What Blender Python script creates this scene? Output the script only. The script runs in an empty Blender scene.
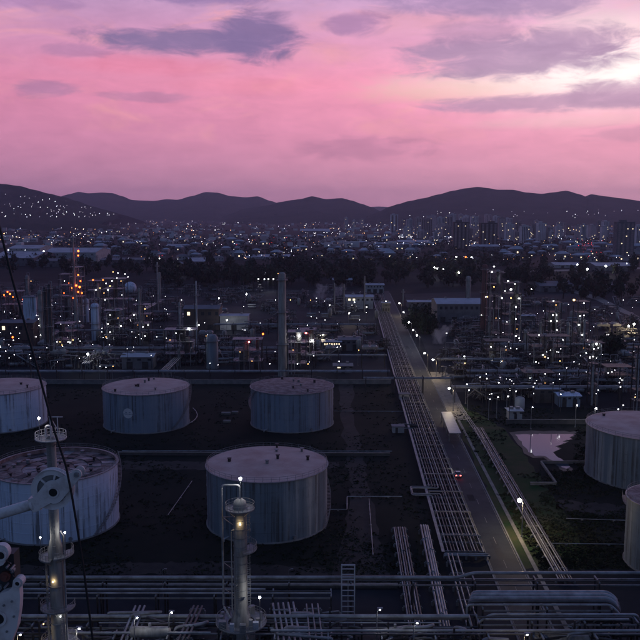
import bpy, math, random
from mathutils import Vector, Matrix, noise as mnoise
R = math.radians
sc = bpy.context.scene
COL = sc.collection

# ------------------------------------------------------------------ camera
CAM_H, FPX, PITCH = 75.0, 830.0, math.atan(107 / 830.0)
cd = bpy.data.cameras.new('camera'); cam = bpy.data.objects.new('camera', cd); COL.objects.link(cam)
cd.sensor_width = 36; cd.lens = 36 * FPX / 640; cd.clip_start = 0.2; cd.clip_end = 60000
cam.location = (0, 0, CAM_H); cam.rotation_euler = (R(90) - PITCH, 0, 0)
sc.camera = cam

# ------------------------------------------------------------------ world / sky
SUN_AZ, SUN_EL = 20.5, 6.0          # degrees right of +Y, above the horizon
w = bpy.data.worlds.new('World'); sc.world = w; w.use_nodes = True
NT = w.node_tree; NT.nodes.clear()
def N(t, **k):
    n = NT.nodes.new(t)
    for a, b in k.items(): setattr(n, a, b)
    return n
def L(a, b): NT.links.new(a, b)
def M(op, a, b=None, c=None, clamp=False):
    n = N('ShaderNodeMath', operation=op, use_clamp=clamp)
    for i, v in enumerate((a, b, c)):
        if v is None: continue
        if isinstance(v, (int, float)): n.inputs[i].default_value = v
        else: L(v, n.inputs[i])
    return n.outputs[0]
def MIX(f, a, b, blend='MIX'):
    n = N('ShaderNodeMix', data_type='RGBA', blend_type=blend)
    for i, v in ((0, f), (6, a), (7, b)):
        if isinstance(v, (int, float)): n.inputs[i].default_value = v
        elif isinstance(v, tuple): n.inputs[i].default_value = (*v, 1)
        else: L(v, n.inputs[i])
    return n.outputs[2]
def SM(v, lo, hi):
    n = N('ShaderNodeMapRange', interpolation_type='SMOOTHSTEP')
    L(v, n.inputs[0]); n.inputs[1].default_value = lo; n.inputs[2].default_value = hi
    return n.outputs[0]
def RAMP(v, stops):
    n = N('ShaderNodeValToRGB'); cr = n.color_ramp
    while len(cr.elements) < len(stops): cr.elements.new(0.5)
    for e, (p, c) in zip(cr.elements, stops): e.position = p; e.color = (*c, 1)
    L(v, n.inputs[0]); return n.outputs[0]
def S(r, g, b):                      # display colour -> linear
    return tuple((c / 255 / 12.92) if c / 255 <= .04045 else ((c / 255 + .055) / 1.055) ** 2.4 for c in (r, g, b))
tc = N('ShaderNodeTexCoord'); sep = N('ShaderNodeSeparateXYZ'); L(tc.outputs['Generated'], sep.inputs[0])
dx, dy, dz = sep.outputs
DEG = 180 / math.pi
az = M('MULTIPLY', M('ARCTAN2', dx, dy), DEG)
el = M('MULTIPLY', M('ARCSINE', dz), DEG)
comb = N('ShaderNodeCombineXYZ'); L(az, comb.inputs[0]); L(M('MULTIPLY', el, 3.2), comb.inputs[1])
def NOISE(scale, detail, rough=.55, off=0, dist=0.0):
    mp = N('ShaderNodeMapping'); L(comb.outputs[0], mp.inputs[0]); mp.inputs[1].default_value = (off, off * .7, off * .3)
    n = N('ShaderNodeTexNoise'); L(mp.outputs[0], n.inputs['Vector'])
    n.inputs['Scale'].default_value = scale; n.inputs['Detail'].default_value = detail
    n.inputs['Roughness'].default_value = rough; n.inputs['Distortion'].default_value = dist
    return n.outputs['Fac']
eln = M('DIVIDE', el, 90, clamp=True)
front = RAMP(eln, [(0, S(206, 146, 178)), (.022, S(218, 152, 182)), (.06, S(238, 154, 186)), (.095, S(252, 158, 188)),
                   (.148, S(216, 168, 206)), (.175, S(170, 152, 198)), (.26, S(118, 124, 180)), (.35, S(86, 102, 154)), (.8, S(58, 84, 136)), (1, S(56, 84, 134))])
back = RAMP(eln, [(0, S(68, 82, 108)), (.1, S(80, 100, 136)), (.3, S(80, 102, 142)), (.6, S(66, 90, 134)), (1, S(56, 84, 134))])
dsun = M('ADD', M('MULTIPLY', dx, math.sin(R(SUN_AZ))), M('MULTIPLY', dy, math.cos(R(SUN_AZ))))
toward = SM(dsun, -.1, .82)
col = MIX(toward, back, front)
# evening brightening toward the sun side
brt = RAMP(SM(az, -26, 26), [(0, (.84, .84, .90)), (.5, (1.02, 1.01, 1.01)), (1, (1.18, 1.18, 1.14))])
col = MIX(toward, col, MIX(1.0, col, brt, 'MULTIPLY'))
# lit streaks under the cloud deck
st = SM(NOISE(.16, 4, .6, 3.1, .6), .5, .8)
elband = M('MULTIPLY', SM(el, 3.5, 7), M('SUBTRACT', 1, SM(el, 13, 22)))
st = M('MULTIPLY', M('MULTIPLY', st, toward), elband)
col = MIX(M('MULTIPLY', st, .75), col, S(255, 176, 178))
def px(x, y): return math.degrees(math.atan((x - 320) / FPX)), math.degrees(math.atan((213 - y) / FPX))
wn = NOISE(.33, 8, .64, 9.0, .5)
wob = M('SUBTRACT', wn, .5)
K1 = M('MULTIPLY_ADD', wob, 2.9, 1.2); K2 = M('MULTIPLY_ADD', wob, 1.8, 1.05)
azel = N('ShaderNodeCombineXYZ'); L(az, azel.inputs[0]); L(el, azel.inputs[1]); azel = azel.outputs[0]
def blob(x, y, rx, ry, s, kk=None, soft=.9):
    a, e = px(x, y); ix = 1 / (rx / FPX * DEG); iy = 1 / (ry / FPX * DEG)
    v1 = N('ShaderNodeVectorMath', operation='MULTIPLY_ADD'); L(azel, v1.inputs[0]); v1.inputs[1].default_value = (ix, iy, 0); v1.inputs[2].default_value = (-a * ix, -e * iy, 0)
    v2 = N('ShaderNodeVectorMath', operation='DOT_PRODUCT'); L(v1.outputs[0], v2.inputs[0]); L(v1.outputs[0], v2.inputs[1])
    n = N('ShaderNodeMapRange', interpolation_type='SMOOTHSTEP'); L(M('SUBTRACT', kk or K1, v2.outputs['Value']), n.inputs[0])
    n.inputs[1].default_value = -.2; n.inputs[2].default_value = soft * 1.1; n.inputs[4].default_value = s
    return n.outputs[0]
# warm yellow-pink and red patches of lit sky
for (x, y, rx, ry, c, s) in [(520, 90, 170, 15, (255, 222, 214), .85), (455, 98, 120, 12, (255, 200, 188), .75), (560, 128, 110, 7, (252, 196, 204), .6), (600, 40, 80, 16, (255, 226, 228), .75), (150, 74, 110, 11, (252, 140, 168), .6), (255, 90, 90, 10, (252, 152, 176), .5),
                             (400, 32, 120, 14, (250, 178, 194), .6), (560, 22, 90, 12, (255, 214, 222), .7), (330, 60, 60, 10, (248, 172, 190), .5)]:
    col = MIX(blob(x, y, rx, ry, s, K2, 1.4), col, S(*c))
# white glow beside the cloud gap
ga, ge = px(616, 82)
q = M('ADD', M('POWER', M('DIVIDE', M('SUBTRACT', az, ga), 8.2), 2), M('POWER', M('DIVIDE', M('SUBTRACT', el, ge), 2.2), 2))
glow = M('POWER', 2.718, M('MULTIPLY', q, -1))
col = MIX(M('MULTIPLY', glow, 1.12, clamp=True), col, (1.3, 1.13, 1.08))
# clouds seen in the photograph
CL = [(185, 50, 88, 13, (142, 120, 164), .95), (258, 44, 46, 24, (138, 116, 162), .95), (200, 1, 95, 15, (168, 136, 184), .95),
      (445, 3, 105, 19, (180, 148, 190), .92), (520, 12, 75, 20, (184, 152, 192), .88), (505, 67, 112, 20, (184, 150, 186), .9), (560, 55, 58, 16, (188, 154, 188), .85),
      (555, 110, 145, 9, (196, 154, 188), .85), (620, 103, 70, 12, (200, 160, 192), .85), (352, 33, 32, 12, (174, 132, 178), .8), (470, 42, 48, 10, (192, 150, 186), .6),
      (55, 99, 30, 8, (168, 128, 168), .6), (150, 103, 46, 5, (186, 134, 172), .5), (82, 63, 30, 7, (182, 132, 174), .6), (362, 150, 64, 12, (190, 128, 162), .55),
      (20, 20, 70, 10, (176, 134, 182), .6), (640, 140, 60, 8, (204, 146, 178), .5)]
for (x, y, rx, ry, c, s) in CL:
    col = MIX(blob(x, y, rx, ry, s), col, S(*c))
# thin broken cloud over the whole dome
dome = M('MULTIPLY', SM(NOISE(.045, 3, .58, 40.0, .4), .5, .72), SM(el, 6, 22))
col = MIX(M('MULTIPLY', dome, .35), col, S(128, 112, 156))
col = MIX(.3, col, MIX(1.0, col, RAMP(wn, [(.25, (1.3, 1.26, 1.26)), (.75, (.6, .58, .66))]), 'MULTIPLY'))
sky = N('ShaderNodeTexSky'); sky.sky_type = 'NISHITA'; sky.sun_disc = False
sky.sun_elevation = R(SUN_EL); sky.sun_rotation = R(SUN_AZ)
bg1 = N('ShaderNodeBackground'); L(sky.outputs[0], bg1.inputs[0]); bg1.inputs[1].default_value = 0.0015
bg2 = N('ShaderNodeBackground'); L(col, bg2.inputs[0]); bg2.inputs[1].default_value = 1.0
add = N('ShaderNodeAddShader'); L(bg1.outputs[0], add.inputs[0]); L(bg2.outputs[0], add.inputs[1])
out = N('ShaderNodeOutputWorld'); L(add.outputs[0], out.inputs[0])

# ------------------------------------------------------------------ sun (already behind cloud, nearly down)
sd = bpy.data.lights.new('sun', 'SUN'); so = bpy.data.objects.new('sun', sd); COL.objects.link(so)
sd.energy = 0.12; sd.angle = R(14); sd.color = (1, .62, .6)
v = Vector((math.sin(R(SUN_AZ)) * math.cos(R(SUN_EL)), math.cos(R(SUN_AZ)) * math.cos(R(SUN_EL)), math.sin(R(SUN_EL))))
so.rotation_euler = v.to_track_quat('Z', 'Y').to_euler(); so.location = (200, 100, 200)

# ------------------------------------------------------------------ exposure / render
sc.view_settings.view_transform = 'Standard'; sc.view_settings.look = 'None'
sc.view_settings.exposure = 0; sc.view_settings.gamma = 1; sc.view_settings.use_curve_mapping = False
sc.cycles.use_denoising = True; w.cycles.sampling_method = 'MANUAL'; w.cycles.sample_map_resolution = 256
sc.cycles.max_bounces = 5; sc.cycles.diffuse_bounces = 2; sc.cycles.glossy_bounces = 2; sc.cycles.volume_bounces = 0
sc.cycles.sample_clamp_indirect = 1.5; sc.cycles.use_light_tree = True
sc.cycles.caustics_reflective = False; sc.cycles.caustics_refractive = False

# ------------------------------------------------------------------ picture point -> place
SP, CP = math.sin(PITCH), math.cos(PITCH)
def ray(x, y):
    return Vector((x - 320, FPX * CP + (320 - y) * SP, -FPX * SP + (320 - y) * CP))
def P(x, y, z=0.0):
    d = ray(x, y); t = (z - CAM_H) / d.z
    return Vector((d.x * t, d.y * t, z))
def D(x, y, Y):
    d = ray(x, y); t = Y / d.y
    return Vector((d.x * t, Y, CAM_H + d.z * t))
def ppm(Y): return FPX / Y           # photo pixels per metre at depth Y
rnd = random.Random(7)

# ------------------------------------------------------------------ materials
MATS = {}
def mat(name, c, rough=.7, metal=0.0, c2=None, nscale=.5, streak=None, spec=.4, bump=0.0, bscale=4.0, detail=5, lo=.35, hi=.65):
    m = bpy.data.materials.new(name); m.use_nodes = True; t = m.node_tree; b = t.nodes['Principled BSDF']
    b.inputs['Roughness'].default_value = rough; b.inputs['Metallic'].default_value = metal
    b.inputs['Specular IOR Level'].default_value = spec; b.inputs['Base Color'].default_value = (*c, 1)
    co = t.nodes.new('ShaderNodeTexCoord')
    if c2:
        mp = t.nodes.new('ShaderNodeMapping'); t.links.new(co.outputs['Object'], mp.inputs[0])
        if streak: mp.inputs[3].default_value = streak
        n = t.nodes.new('ShaderNodeTexNoise'); t.links.new(mp.outputs[0], n.inputs['Vector'])
        n.inputs['Scale'].default_value = nscale; n.inputs['Detail'].default_value = detail; n.inputs['Roughness'].default_value = .62
        r = t.nodes.new('ShaderNodeValToRGB'); t.links.new(n.outputs['Fac'], r.inputs[0])
        r.color_ramp.elements[0].position = lo; r.color_ramp.elements[0].color = (*c, 1)
        r.color_ramp.elements[1].position = hi; r.color_ramp.elements[1].color = (*c2, 1)
        t.links.new(r.outputs[0], b.inputs['Base Color'])
    if bump:
        n = t.nodes.new('ShaderNodeTexNoise'); t.links.new(co.outputs['Object'], n.inputs['Vector'])
        n.inputs['Scale'].default_value = bscale; n.inputs['Detail'].default_value = 6
        bp = t.nodes.new('ShaderNodeBump'); bp.inputs['Strength'].default_value = bump; t.links.new(n.outputs['Fac'], bp.inputs['Height'])
        t.links.new(bp.outputs[0], b.inputs['Normal'])
    MATS[name] = m; return m
def emis(name, c, s, sampled):
    m = bpy.data.materials.new(name); m.use_nodes = True; t = m.node_tree; b = t.nodes['Principled BSDF']
    b.inputs['Base Color'].default_value = (*c, 1); b.inputs['Emission Color'].default_value = (*c, 1); b.inputs['Emission Strength'].default_value = s
    m.cycles.emission_sampling = 'FRONT' if sampled else 'NONE'
    MATS[name] = m; return m
mat('ground', (.008, .011, .014), .95, c2=(.020, .024, .028), nscale=.02, spec=.1, detail=8)
mat('plantfloor', (.008, .011, .015), .9, c2=(.026, .029, .035), nscale=.06, spec=.2, detail=8)
mat('grass', (.004, .010, .009), .95, c2=(.024, .024, .019), nscale=.028, spec=.1, detail=8, bump=.5, bscale=1.2)
mat('verge', (.016, .050, .014), .95, c2=(.070, .062, .034), nscale=.11, spec=.1, detail=8, bump=.5, bscale=1.0)
mat('asphalt', (.017, .022, .030), .75, c2=(.036, .041, .050), nscale=.2, spec=.2, detail=8, bump=.05, bscale=8)
mat('darkasphalt', (.012, .015, .020), .7, c2=(.024, .028, .036), nscale=.5, spec=.2)
mat('pavement', (.15, .135, .115), .8, c2=(.26, .235, .20), nscale=.4, detail=8)
mat('concrete', (.13, .13, .13), .85, c2=(.24, .23, .22), nscale=.3, detail=8)
mat('darkconcrete', (.05, .05, .052), .9, c2=(.10, .095, .09), nscale=.25, detail=8)
def tankmat(name, c, stain, pale, seed):
    m = mat(name, c, .55); t = m.node_tree; b = t.nodes['Principled BSDF']; co = t.nodes.new('ShaderNodeTexCoord')
    def nz(scale, sc3, det, off):
        mp = t.nodes.new('ShaderNodeMapping'); mp.inputs[1].default_value = (off, off, off); mp.inputs[3].default_value = sc3; va = t.nodes.new('ShaderNodeVectorMath'); va.operation = 'MULTIPLY_ADD'; oi = t.nodes.new('ShaderNodeObjectInfo'); t.links.new(oi.outputs['Location'], va.inputs[0]); va.inputs[1].default_value = (.137, .211, 0); t.links.new(co.outputs['Object'], va.inputs[2]); t.links.new(va.outputs[0], mp.inputs[0])
        n = t.nodes.new('ShaderNodeTexNoise'); n.inputs['Scale'].default_value = scale; n.inputs['Detail'].default_value = det; n.inputs['Roughness'].default_value = .65; t.links.new(mp.outputs[0], n.inputs['Vector']); return n.outputs['Fac']
    def mr(v, lo, hi, a0=0., a1=1.):
        n = t.nodes.new('ShaderNodeMapRange'); n.interpolation_type = 'SMOOTHSTEP'; t.links.new(v, n.inputs[0]); n.inputs[1].default_value = lo; n.inputs[2].default_value = hi; n.inputs[3].default_value = a0; n.inputs[4].default_value = a1; return n.outputs[0]
    def mul(x, y):
        n = t.nodes.new('ShaderNodeMath'); n.operation = 'MULTIPLY'; t.links.new(x, n.inputs[0]); t.links.new(y, n.inputs[1]); return n.outputs[0]
    def mx(f, x, y):
        n = t.nodes.new('ShaderNodeMix'); n.data_type = 'RGBA'; t.links.new(f, n.inputs[0])
        for i, v_ in ((6, x), (7, y)):
            if isinstance(v_, tuple): n.inputs[i].default_value = (*v_, 1)
            else: t.links.new(v_, n.inputs[i])
        return n.outputs[2]
    drip = mul(mr(nz(1.5, (1, 1, .012), 7, seed), .47, .62, 0, .9), mr(nz(.14, (1, 1, .6), 5, seed + 3), .36, .58))
    wash = mr(nz(.45, (1, 1, .05), 5, seed + 7), .46, .72)
    blot = mr(nz(.22, (1, 1, .8), 8, seed + 11), .55, .75, 0, .6)
    col_ = mx(wash, c, pale); col_ = mx(blot, col_, tuple(x * .6 for x in c)); col_ = mx(drip, col_, stain); t.links.new(col_, b.inputs['Base Color'])
tankmat('tankpale', (.56, .64, .76), (.12, .12, .13), (.68, .72, .78), 1.0)
tankmat('tankblue', (.20, .25, .31), (.07, .07, .075), (.29, .32, .35), 5.0)
tankmat('tankgrey', (.15, .19, .22), (.06, .06, .06), (.38, .39, .38), 9.0)
mat('tankroof', (.58, .42, .37), .75, c2=(.42, .26, .22), nscale=.14, detail=9, bump=.1, bscale=2)
mat('tankroofrust', (.34, .24, .22), .8, c2=(.16, .09, .08), nscale=.5, detail=10, lo=.4, hi=.6, bump=.2, bscale=2)
mat('steel', (.26, .265, .275), .5, .1, c2=(.15, .14, .13), nscale=.7)
mat('darksteel', (.055, .056, .062), .6, .3, c2=(.03, .026, .024), nscale=.8)
mat('pipe', (.36, .37, .38), .5, .15, c2=(.17, .165, .16), nscale=.35)
mat('pipedark', (.09, .092, .098), .55, .15, c2=(.05, .045, .042), nscale=.5)
mat('column', (.34, .33, .30), .6, .05, c2=(.18, .165, .145), nscale=.9, streak=(1, 1, .15))
mat('paintwhite', (.62, .58, .56), .5, c2=(.30, .25, .22), nscale=5.0, detail=10, lo=.48, hi=.78)
mat('rubber', (.015, .015, .016), .6)
mat('rustred', (.22, .07, .05), .8, c2=(.10, .04, .035), nscale=5.0)
mat('roofwhite', (.42, .44, .48), .6, c2=(.28, .29, .32), nscale=.08, detail=7)
mat('roofgrey', (.15, .15, .17), .7, c2=(.09, .09, .10), nscale=.1, detail=7)
mat('wallwhite', (.42, .42, .42), .8, c2=(.26, .26, .26), nscale=.2)
mat('wallgrey', (.17, .17, .18), .8, c2=(.10, .10, .11), nscale=.2)
mat('wallbrown', (.10, .075, .068), .8, c2=(.06, .048, .045), nscale=.2)
mat('wallpink', (.34, .27, .26), .8, c2=(.24, .20, .20), nscale=.1)
mat('walldark', (.07, .06, .065), .8, c2=(.11, .09, .085), nscale=.05)
mat('towerwhite', (.66, .65, .66), .8, c2=(.5, .48, .48), nscale=.05)
mat('towerpink', (.52, .42, .42), .8, c2=(.40, .33, .33), nscale=.05)
mat('glassdark', (.03, .035, .045), .2)
mat('orangepaint', (.5, .13, .05), .6)
mat('stackred', (.15, .065, .06), .7, c2=(.09, .045, .045), nscale=.3)
mat('bark', (.045, .035, .028), .9, c2=(.025, .02, .016), nscale=3)
mat('leaf', (.014, .024, .016), .8, c2=(.030, .042, .026), nscale=.35, spec=.2, detail=3)
mat('leafdry', (.022, .027, .016), .8, c2=(.036, .040, .022), nscale=.35, spec=.2, detail=3)
mat('hill', (.020, .026, .020), 1.0, c2=(.050, .048, .040), nscale=.006, spec=.0, detail=9)
mat('carpaint', (.40, .41, .43), .25, .3)
mat('shelter', (.36, .38, .42), .5, c2=(.27, .28, .30), nscale=.3)
mat('water', (.055, .075, .105), .08, spec=.24, bump=.05, bscale=.35)
mat('mud', (.020, .018, .015), .6, c2=(.045, .040, .032), nscale=.3, detail=8)
mat('dirt', (.012, .011, .010), .9, c2=(.034, .029, .025), nscale=.25, detail=9)
mat('weed', (.008, .018, .009), .9, c2=(.036, .036, .020), nscale=.05, spec=.1)
emis('bulb', (.93, .97, 1.0), 30, True); emis('bulbwarm', (1.0, .46, .13), 9, True); emis('bulborange', (1.0, .085, .012), 13, True)
emis('columnlamp', (1.0, .74, .38), 95, True); emis('bulbred', (1.0, .10, .10), 25, True); emis('streetwarm', (1.0, .80, .48), 430, True); emis('flood', (.97, .98, 1.0), 150, True)
emis('city', (.95, .93, 1.0), 20, False); emis('citywarm', (1.0, .48, .17), 14, False); emis('cityred', (1.0, .05, .06), 9, False)
emis('window', (1.0, .80, .52), 1.6, False); emis('taillight', (1.0, .05, .04), 22, True); emis('headlight', (1, .95, .85), 90, True)

# ------------------------------------------------------------------ mesh builder
class MB:
    def __init__(s): s.v = []; s.f = []; s.sm = []
    def face(s, idx, sm=False): s.f.append(tuple(idx)); s.sm.append(sm)
    def add(s, vs):
        n = len(s.v); s.v.extend([tuple(p) for p in vs]); return n
    def box(s, c, size, rz=0.0):
        cx, cy, cz = c; hx, hy, hz = size[0] / 2, size[1] / 2, size[2] / 2; ca, sa = math.cos(rz), math.sin(rz)
        pts = []
        for z in (-hz, hz):
            for x, y in ((-hx, -hy), (hx, -hy), (hx, hy), (-hx, hy)): pts.append((cx + x * ca - y * sa, cy + x * sa + y * ca, cz + z))
        n = s.add(pts)
        for q in ((3, 2, 1, 0), (4, 5, 6, 7), (0, 1, 5, 4), (1, 2, 6, 5), (2, 3, 7, 6), (3, 0, 4, 7)): s.face([n + i for i in q])
        return s
    def bar(s, a, b, wd, h=None):
        a = Vector(a); b = Vector(b); h = h or wd; d = (b - a).normalized()
        up = Vector((0, 0, 1)) if abs(d.z) < .95 else Vector((0, 1, 0))
        u = d.cross(up).normalized(); t = u.cross(d)
        pts = []
        for p in (a, b):
            for i, j in ((-1, -1), (1, -1), (1, 1), (-1, 1)): pts.append(p + u * i * wd / 2 + t * j * h / 2)
        n = s.add(pts)
        for q in ((0, 1, 2, 3), (7, 6, 5, 4), (1, 0, 4, 5), (2, 1, 5, 6), (3, 2, 6, 7), (0, 3, 7, 4)): s.face([n + i for i in q])
        return s
    def tube(s, pts, r, n=8, caps=True, r2=None):
        pts = [Vector(p) for p in pts]; m = len(pts); rings = []
        for i, p in enumerate(pts):
            d = (pts[min(i + 1, m - 1)] - pts[max(i - 1, 0)]).normalized()
            if 0 < i < m - 1:
                d1 = (p - pts[i - 1]).normalized(); d2 = (pts[i + 1] - p).normalized(); d = (d1 + d2)
                d = d.normalized() if d.length > 1e-4 else d1
            up = Vector((0, 0, 1)) if abs(d.z) < .9 else Vector((0, 1, 0))
            u = d.cross(up).normalized(); t = u.cross(d)
            rr = r if r2 is None else r + (r2 - r) * i / (m - 1)
            ring = [p + (u * math.cos(2 * math.pi * k / n) + t * math.sin(2 * math.pi * k / n)) * rr for k in range(n)]
            rings.append(s.add(ring))
        for i in range(m - 1):
            a, b = rings[i], rings[i + 1]
            for k in range(n): s.face((a + k, a + (k + 1) % n, b + (k + 1) % n, b + k), True)
        if caps:
            for i, rev in ((0, True), (m - 1, False)):
                c = s.add([s.v[rings[i] + k] for k in range(n)]); idx = [c + k for k in range(n)]
                s.face(idx[::-1] if rev else idx)
        return s
    def elbows(s, pts, r, n=8, bend=None, caps=True):
        pts = [Vector(p) for p in pts]; bend = bend or r * 3; o = [pts[0]]
        for i in range(1, len(pts) - 1):
            a = (pts[i - 1] - pts[i]); b = (pts[i + 1] - pts[i]); k = min(bend, a.length * .45, b.length * .45)
            p0 = pts[i] + a.normalized() * k; p2 = pts[i] + b.normalized() * k
            for t in (0, .33, .66, 1): o.append(p0 * (1 - t) ** 2 + pts[i] * 2 * t * (1 - t) + p2 * t * t)
        o.append(pts[-1]); return s.tube(o, r, n, caps)
    def lathe(s, prof, n=24, c=(0, 0, 0), smooth=True, a0=0, a1=2 * math.pi, close=True):
        full = abs(a1 - a0 - 2 * math.pi) < 1e-6; m = n if full else n + 1
        rows = []
        for r, z in prof:
            rows.append(s.add([(c[0] + r * math.cos(a0 + (a1 - a0) * k / n), c[1] + r * math.sin(a0 + (a1 - a0) * k / n), c[2] + z) for k in range(m)]))
        for a, b in zip(rows, rows[1:]):
            for k in range(n):
                k2 = (k + 1) % m; s.face((a + k, a + k2, b + k2, b + k), smooth)
        return s
    def cyl(s, c, r, h, n=20, r2=None):
        r2 = r if r2 is None else r2
        s.lathe([(r, 0), (r2, h)], n, c)
        a = s.add([(c[0] + r2 * math.cos(2 * math.pi * k / n), c[1] + r2 * math.sin(2 * math.pi * k / n), c[2] + h) for k in range(n)]); s.face(range(a, a + n))
        a = s.add([(c[0] + r * math.cos(2 * math.pi * k / n), c[1] + r * math.sin(2 * math.pi * k / n), c[2]) for k in range(n)]); s.face(list(range(a, a + n))[::-1])
        return s
    def ring(s, c, r, rad, n=24, a0=0.0, a1=2 * math.pi):
        pts = [(c[0] + r * math.cos(a0 + (a1 - a0) * k / n), c[1] + r * math.sin(a0 + (a1 - a0) * k / n), c[2]) for k in range(n + 1)]
        return s.tube(pts, rad, 5, False)
    def prism(s, poly, z0, z1):
        m = len(poly); a = s.add([(x, y, z0) for x, y in poly]); b = s.add([(x, y, z1) for x, y in poly])
        s.face(range(b, b + m)); s.face(list(range(a, a + m))[::-1])
        for k in range(m): s.face((a + k, a + (k + 1) % m, b + (k + 1) % m, b + k))
        return s
    def ball(s, c, r, n=8, sq=1.0):
        prof = [(max(r * math.sin(math.pi * i / (n // 2)), 1e-3), -r * sq * math.cos(math.pi * i / (n // 2))) for i in range(n // 2 + 1)]
        return s.lathe(prof, n, c)
    def mesh(s, name, m):
        me = bpy.data.meshes.new(name); me.from_pydata(s.v, [], s.f); me.polygons.foreach_set('use_smooth', s.sm)
        me.materials.append(MATS[m]); me.update(); return me
    def build(s, name, m, parent=None, loc=None):
        return link(name, s.mesh(name, m), parent, loc)
def link(name, me, parent=None, loc=None, rz=None):
    o = bpy.data.objects.new(name, me); COL.objects.link(o)
    if parent is not None: o.parent = parent
    if loc is not None: o.location = loc
    if rz is not None: o.rotation_euler = (0, 0, rz)
    return o
def tag(o, label, cat, group=None):
    o['label'] = label; o['category'] = cat
    if group: o['group'] = group
    return o
def thing(name, label, cat, loc=(0, 0, 0), rz=0.0, group=None):
    o = bpy.data.objects.new(name, None); COL.objects.link(o); o.location = loc; o.rotation_euler = (0, 0, rz); o.empty_display_size = .1
    return tag(o, label, cat, group)
def struct(o, kind='structure'): o['kind'] = kind; return o
def copy_tree(o, parent=None):
    c = o.copy(); COL.objects.link(c)
    if parent is not None: c.parent = parent
    for ch in o.children: copy_tree(ch, c)
    return c
def nth(i):
    return '%d%s' % (i, 'th' if 10 < i % 100 < 14 else {1: 'st', 2: 'nd', 3: 'rd'}.get(i % 10, 'th'))
BULB = {}
def bulb_mesh(m, r):
    k = (m, round(r, 2))
    if k not in BULB: BULB[k] = MB().ball((0, 0, 0), r, 8).mesh('lamp', m)
    return BULB[k]
def lamp(parent, loc, m='bulb', r=.3):
    if m == 'bulb' and rnd.random() < .3: m = 'bulbwarm'
    if m in ('bulb', 'bulbwarm') and r > .15: r = round(r * rnd.choice((.45, .55, .65, .8)), 2)
    return link('lamp', bulb_mesh(m, r), parent, loc)
def dark(o):                          # local coordinates of a world point on an unrotated thing
    return lambda p: Vector(p) - Vector(o.location)

# ================================================================== GROUND AND TERRAIN
g = MB(); xs = [-9500, -3000, -900, -300, 0, 300, 900, 3000, 9500]; ys = [-150, 60, 150, 400, 900, 2000, 4000, 7000, 13500]
n0 = g.add([(x, y, 0) for y in ys for x in xs])
for j in range(8):
    for i in range(8): a = n0 + j * 9 + i; g.face((a, a + 1, a + 10, a + 9))
struct(g.build('ground', 'ground'))
def sheet(name, pix, z, m, kind='structure', jit=0, step=5):
    b = MB()
    if jit:
        q_ = random.Random(len(name)); o_ = []
        for (x0, y0), (x1, y1) in zip(pix, pix[1:] + pix[:1]):
            n_ = max(1, int(math.hypot(x1 - x0, y1 - y0) / step)); o_ += [(x0 + (x1 - x0) * i / n_ + q_.gauss(0, jit), y0 + (y1 - y0) * i / n_ + q_.gauss(0, jit * .5)) for i in range(n_)]
        pix = o_
    pts = [P(x, y, z) for x, y in pix]; b.face(range(b.add(pts), len(pts)))
    return struct(b.build(name, m), kind)
def slab(name, pts, z0, z1, m):
    return struct(MB().prism([(p.x, p.y) for p in pts], z0, z1).build(name, m))
# plant yards
sheet('plant_yard', [(-260, 372), (388, 372), (372, 292), (-60, 280)], .006, 'plantfloor')
sheet('east_plant_yard', [(442, 392), (900, 392), (760, 282), (404, 294)], .006, 'plantfloor')
sheet('front_plant_yard', [(-500, 590), (1300, 590), (1500, 1100), (-700, 1100)], .006, 'plantfloor')
# bund grass left of the rack and right of the road
sheet('tank_farm_grass', [(-330, 588), (452, 588), (392, 381), (-160, 381)], .010, 'grass')
sheet('road_verge', [(522, 569), (600, 569), (548, 488), (505, 428), (462, 405), (452, 412)], .016, 'verge', jit=1.3)
sheet('east_tank_farm_grass', [(598, 569), (980, 569), (760, 408), (500, 408), (506, 428), (549, 488)], .012, 'grass')

# road with kerbs and pavement
A0, A1 = P(506, 566), P(386, 293)
rd = (A1 - A0).normalized(); rn = Vector((rd.y, -rd.x, 0))
def along(t, o, z=0.0):              # t metres from the near end, o metres to the right of the centre line
    p = A0 + rd * t + rn * o; return Vector((p.x, p.y, z))
ROADL = (A1 - A0).length
def strip(name, t0, t1, o0, o1, z, m, n=1):
    b = MB()
    for k in range(n):
        a, c = t0 + (t1 - t0) * k / n, t0 + (t1 - t0) * (k + 1) / n
        q = b.add([along(a, o0, z), along(a, o1, z), along(c, o1, z), along(c, o0, z)]); b.face((q, q + 1, q + 2, q + 3))
    return struct(b.build(name, m))
strip('road', -70, ROADL + 20, -3.4, 3.4, .020, 'asphalt', 12)
for o0 in (-3.25, 3.1): strip('road_edge_line', -70, ROADL, o0, o0 + .13, .026, 'pavement', 8)
for nm, o0, o1 in (('kerb', -3.75, -3.4), ('kerb', 3.4, 3.75)):
    struct(MB().prism([tuple(along(t, o)[:2]) for t, o in ((-70, o0), (-70, o1), (ROADL, o1), (ROADL, o0))], 0, .14).build(nm, 'concrete'))
struct(MB().prism([tuple(along(t, o)[:2]) for t, o in ((-60, 5.6), (-60, 6.5), (170, 6.5), (170, 5.6))], 0, .12).build('pavement', 'pavement'))
slab('roadside_pad', [P(430, 372), P(447, 372), P(462, 405), P(470, 420), P(453, 420), P(437, 392)], 0, .05, 'pavement')

for k_ in range(26): t0_ = -40 + k_ * 13; strip('centre_marking', t0_, t0_ + 4, -.06, .06, .026, 'concrete')
q_ = random.Random(4)
for k_ in range(9): t0_ = q_.uniform(-20, 330); o_ = q_.uniform(-2.6, 1.2); strip('asphalt_patch', t0_, t0_ + q_.uniform(3, 12), o_, o_ + q_.uniform(.8, 1.8), .0235, 'darkasphalt' if k_ % 3 else 'plantfloor')
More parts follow.
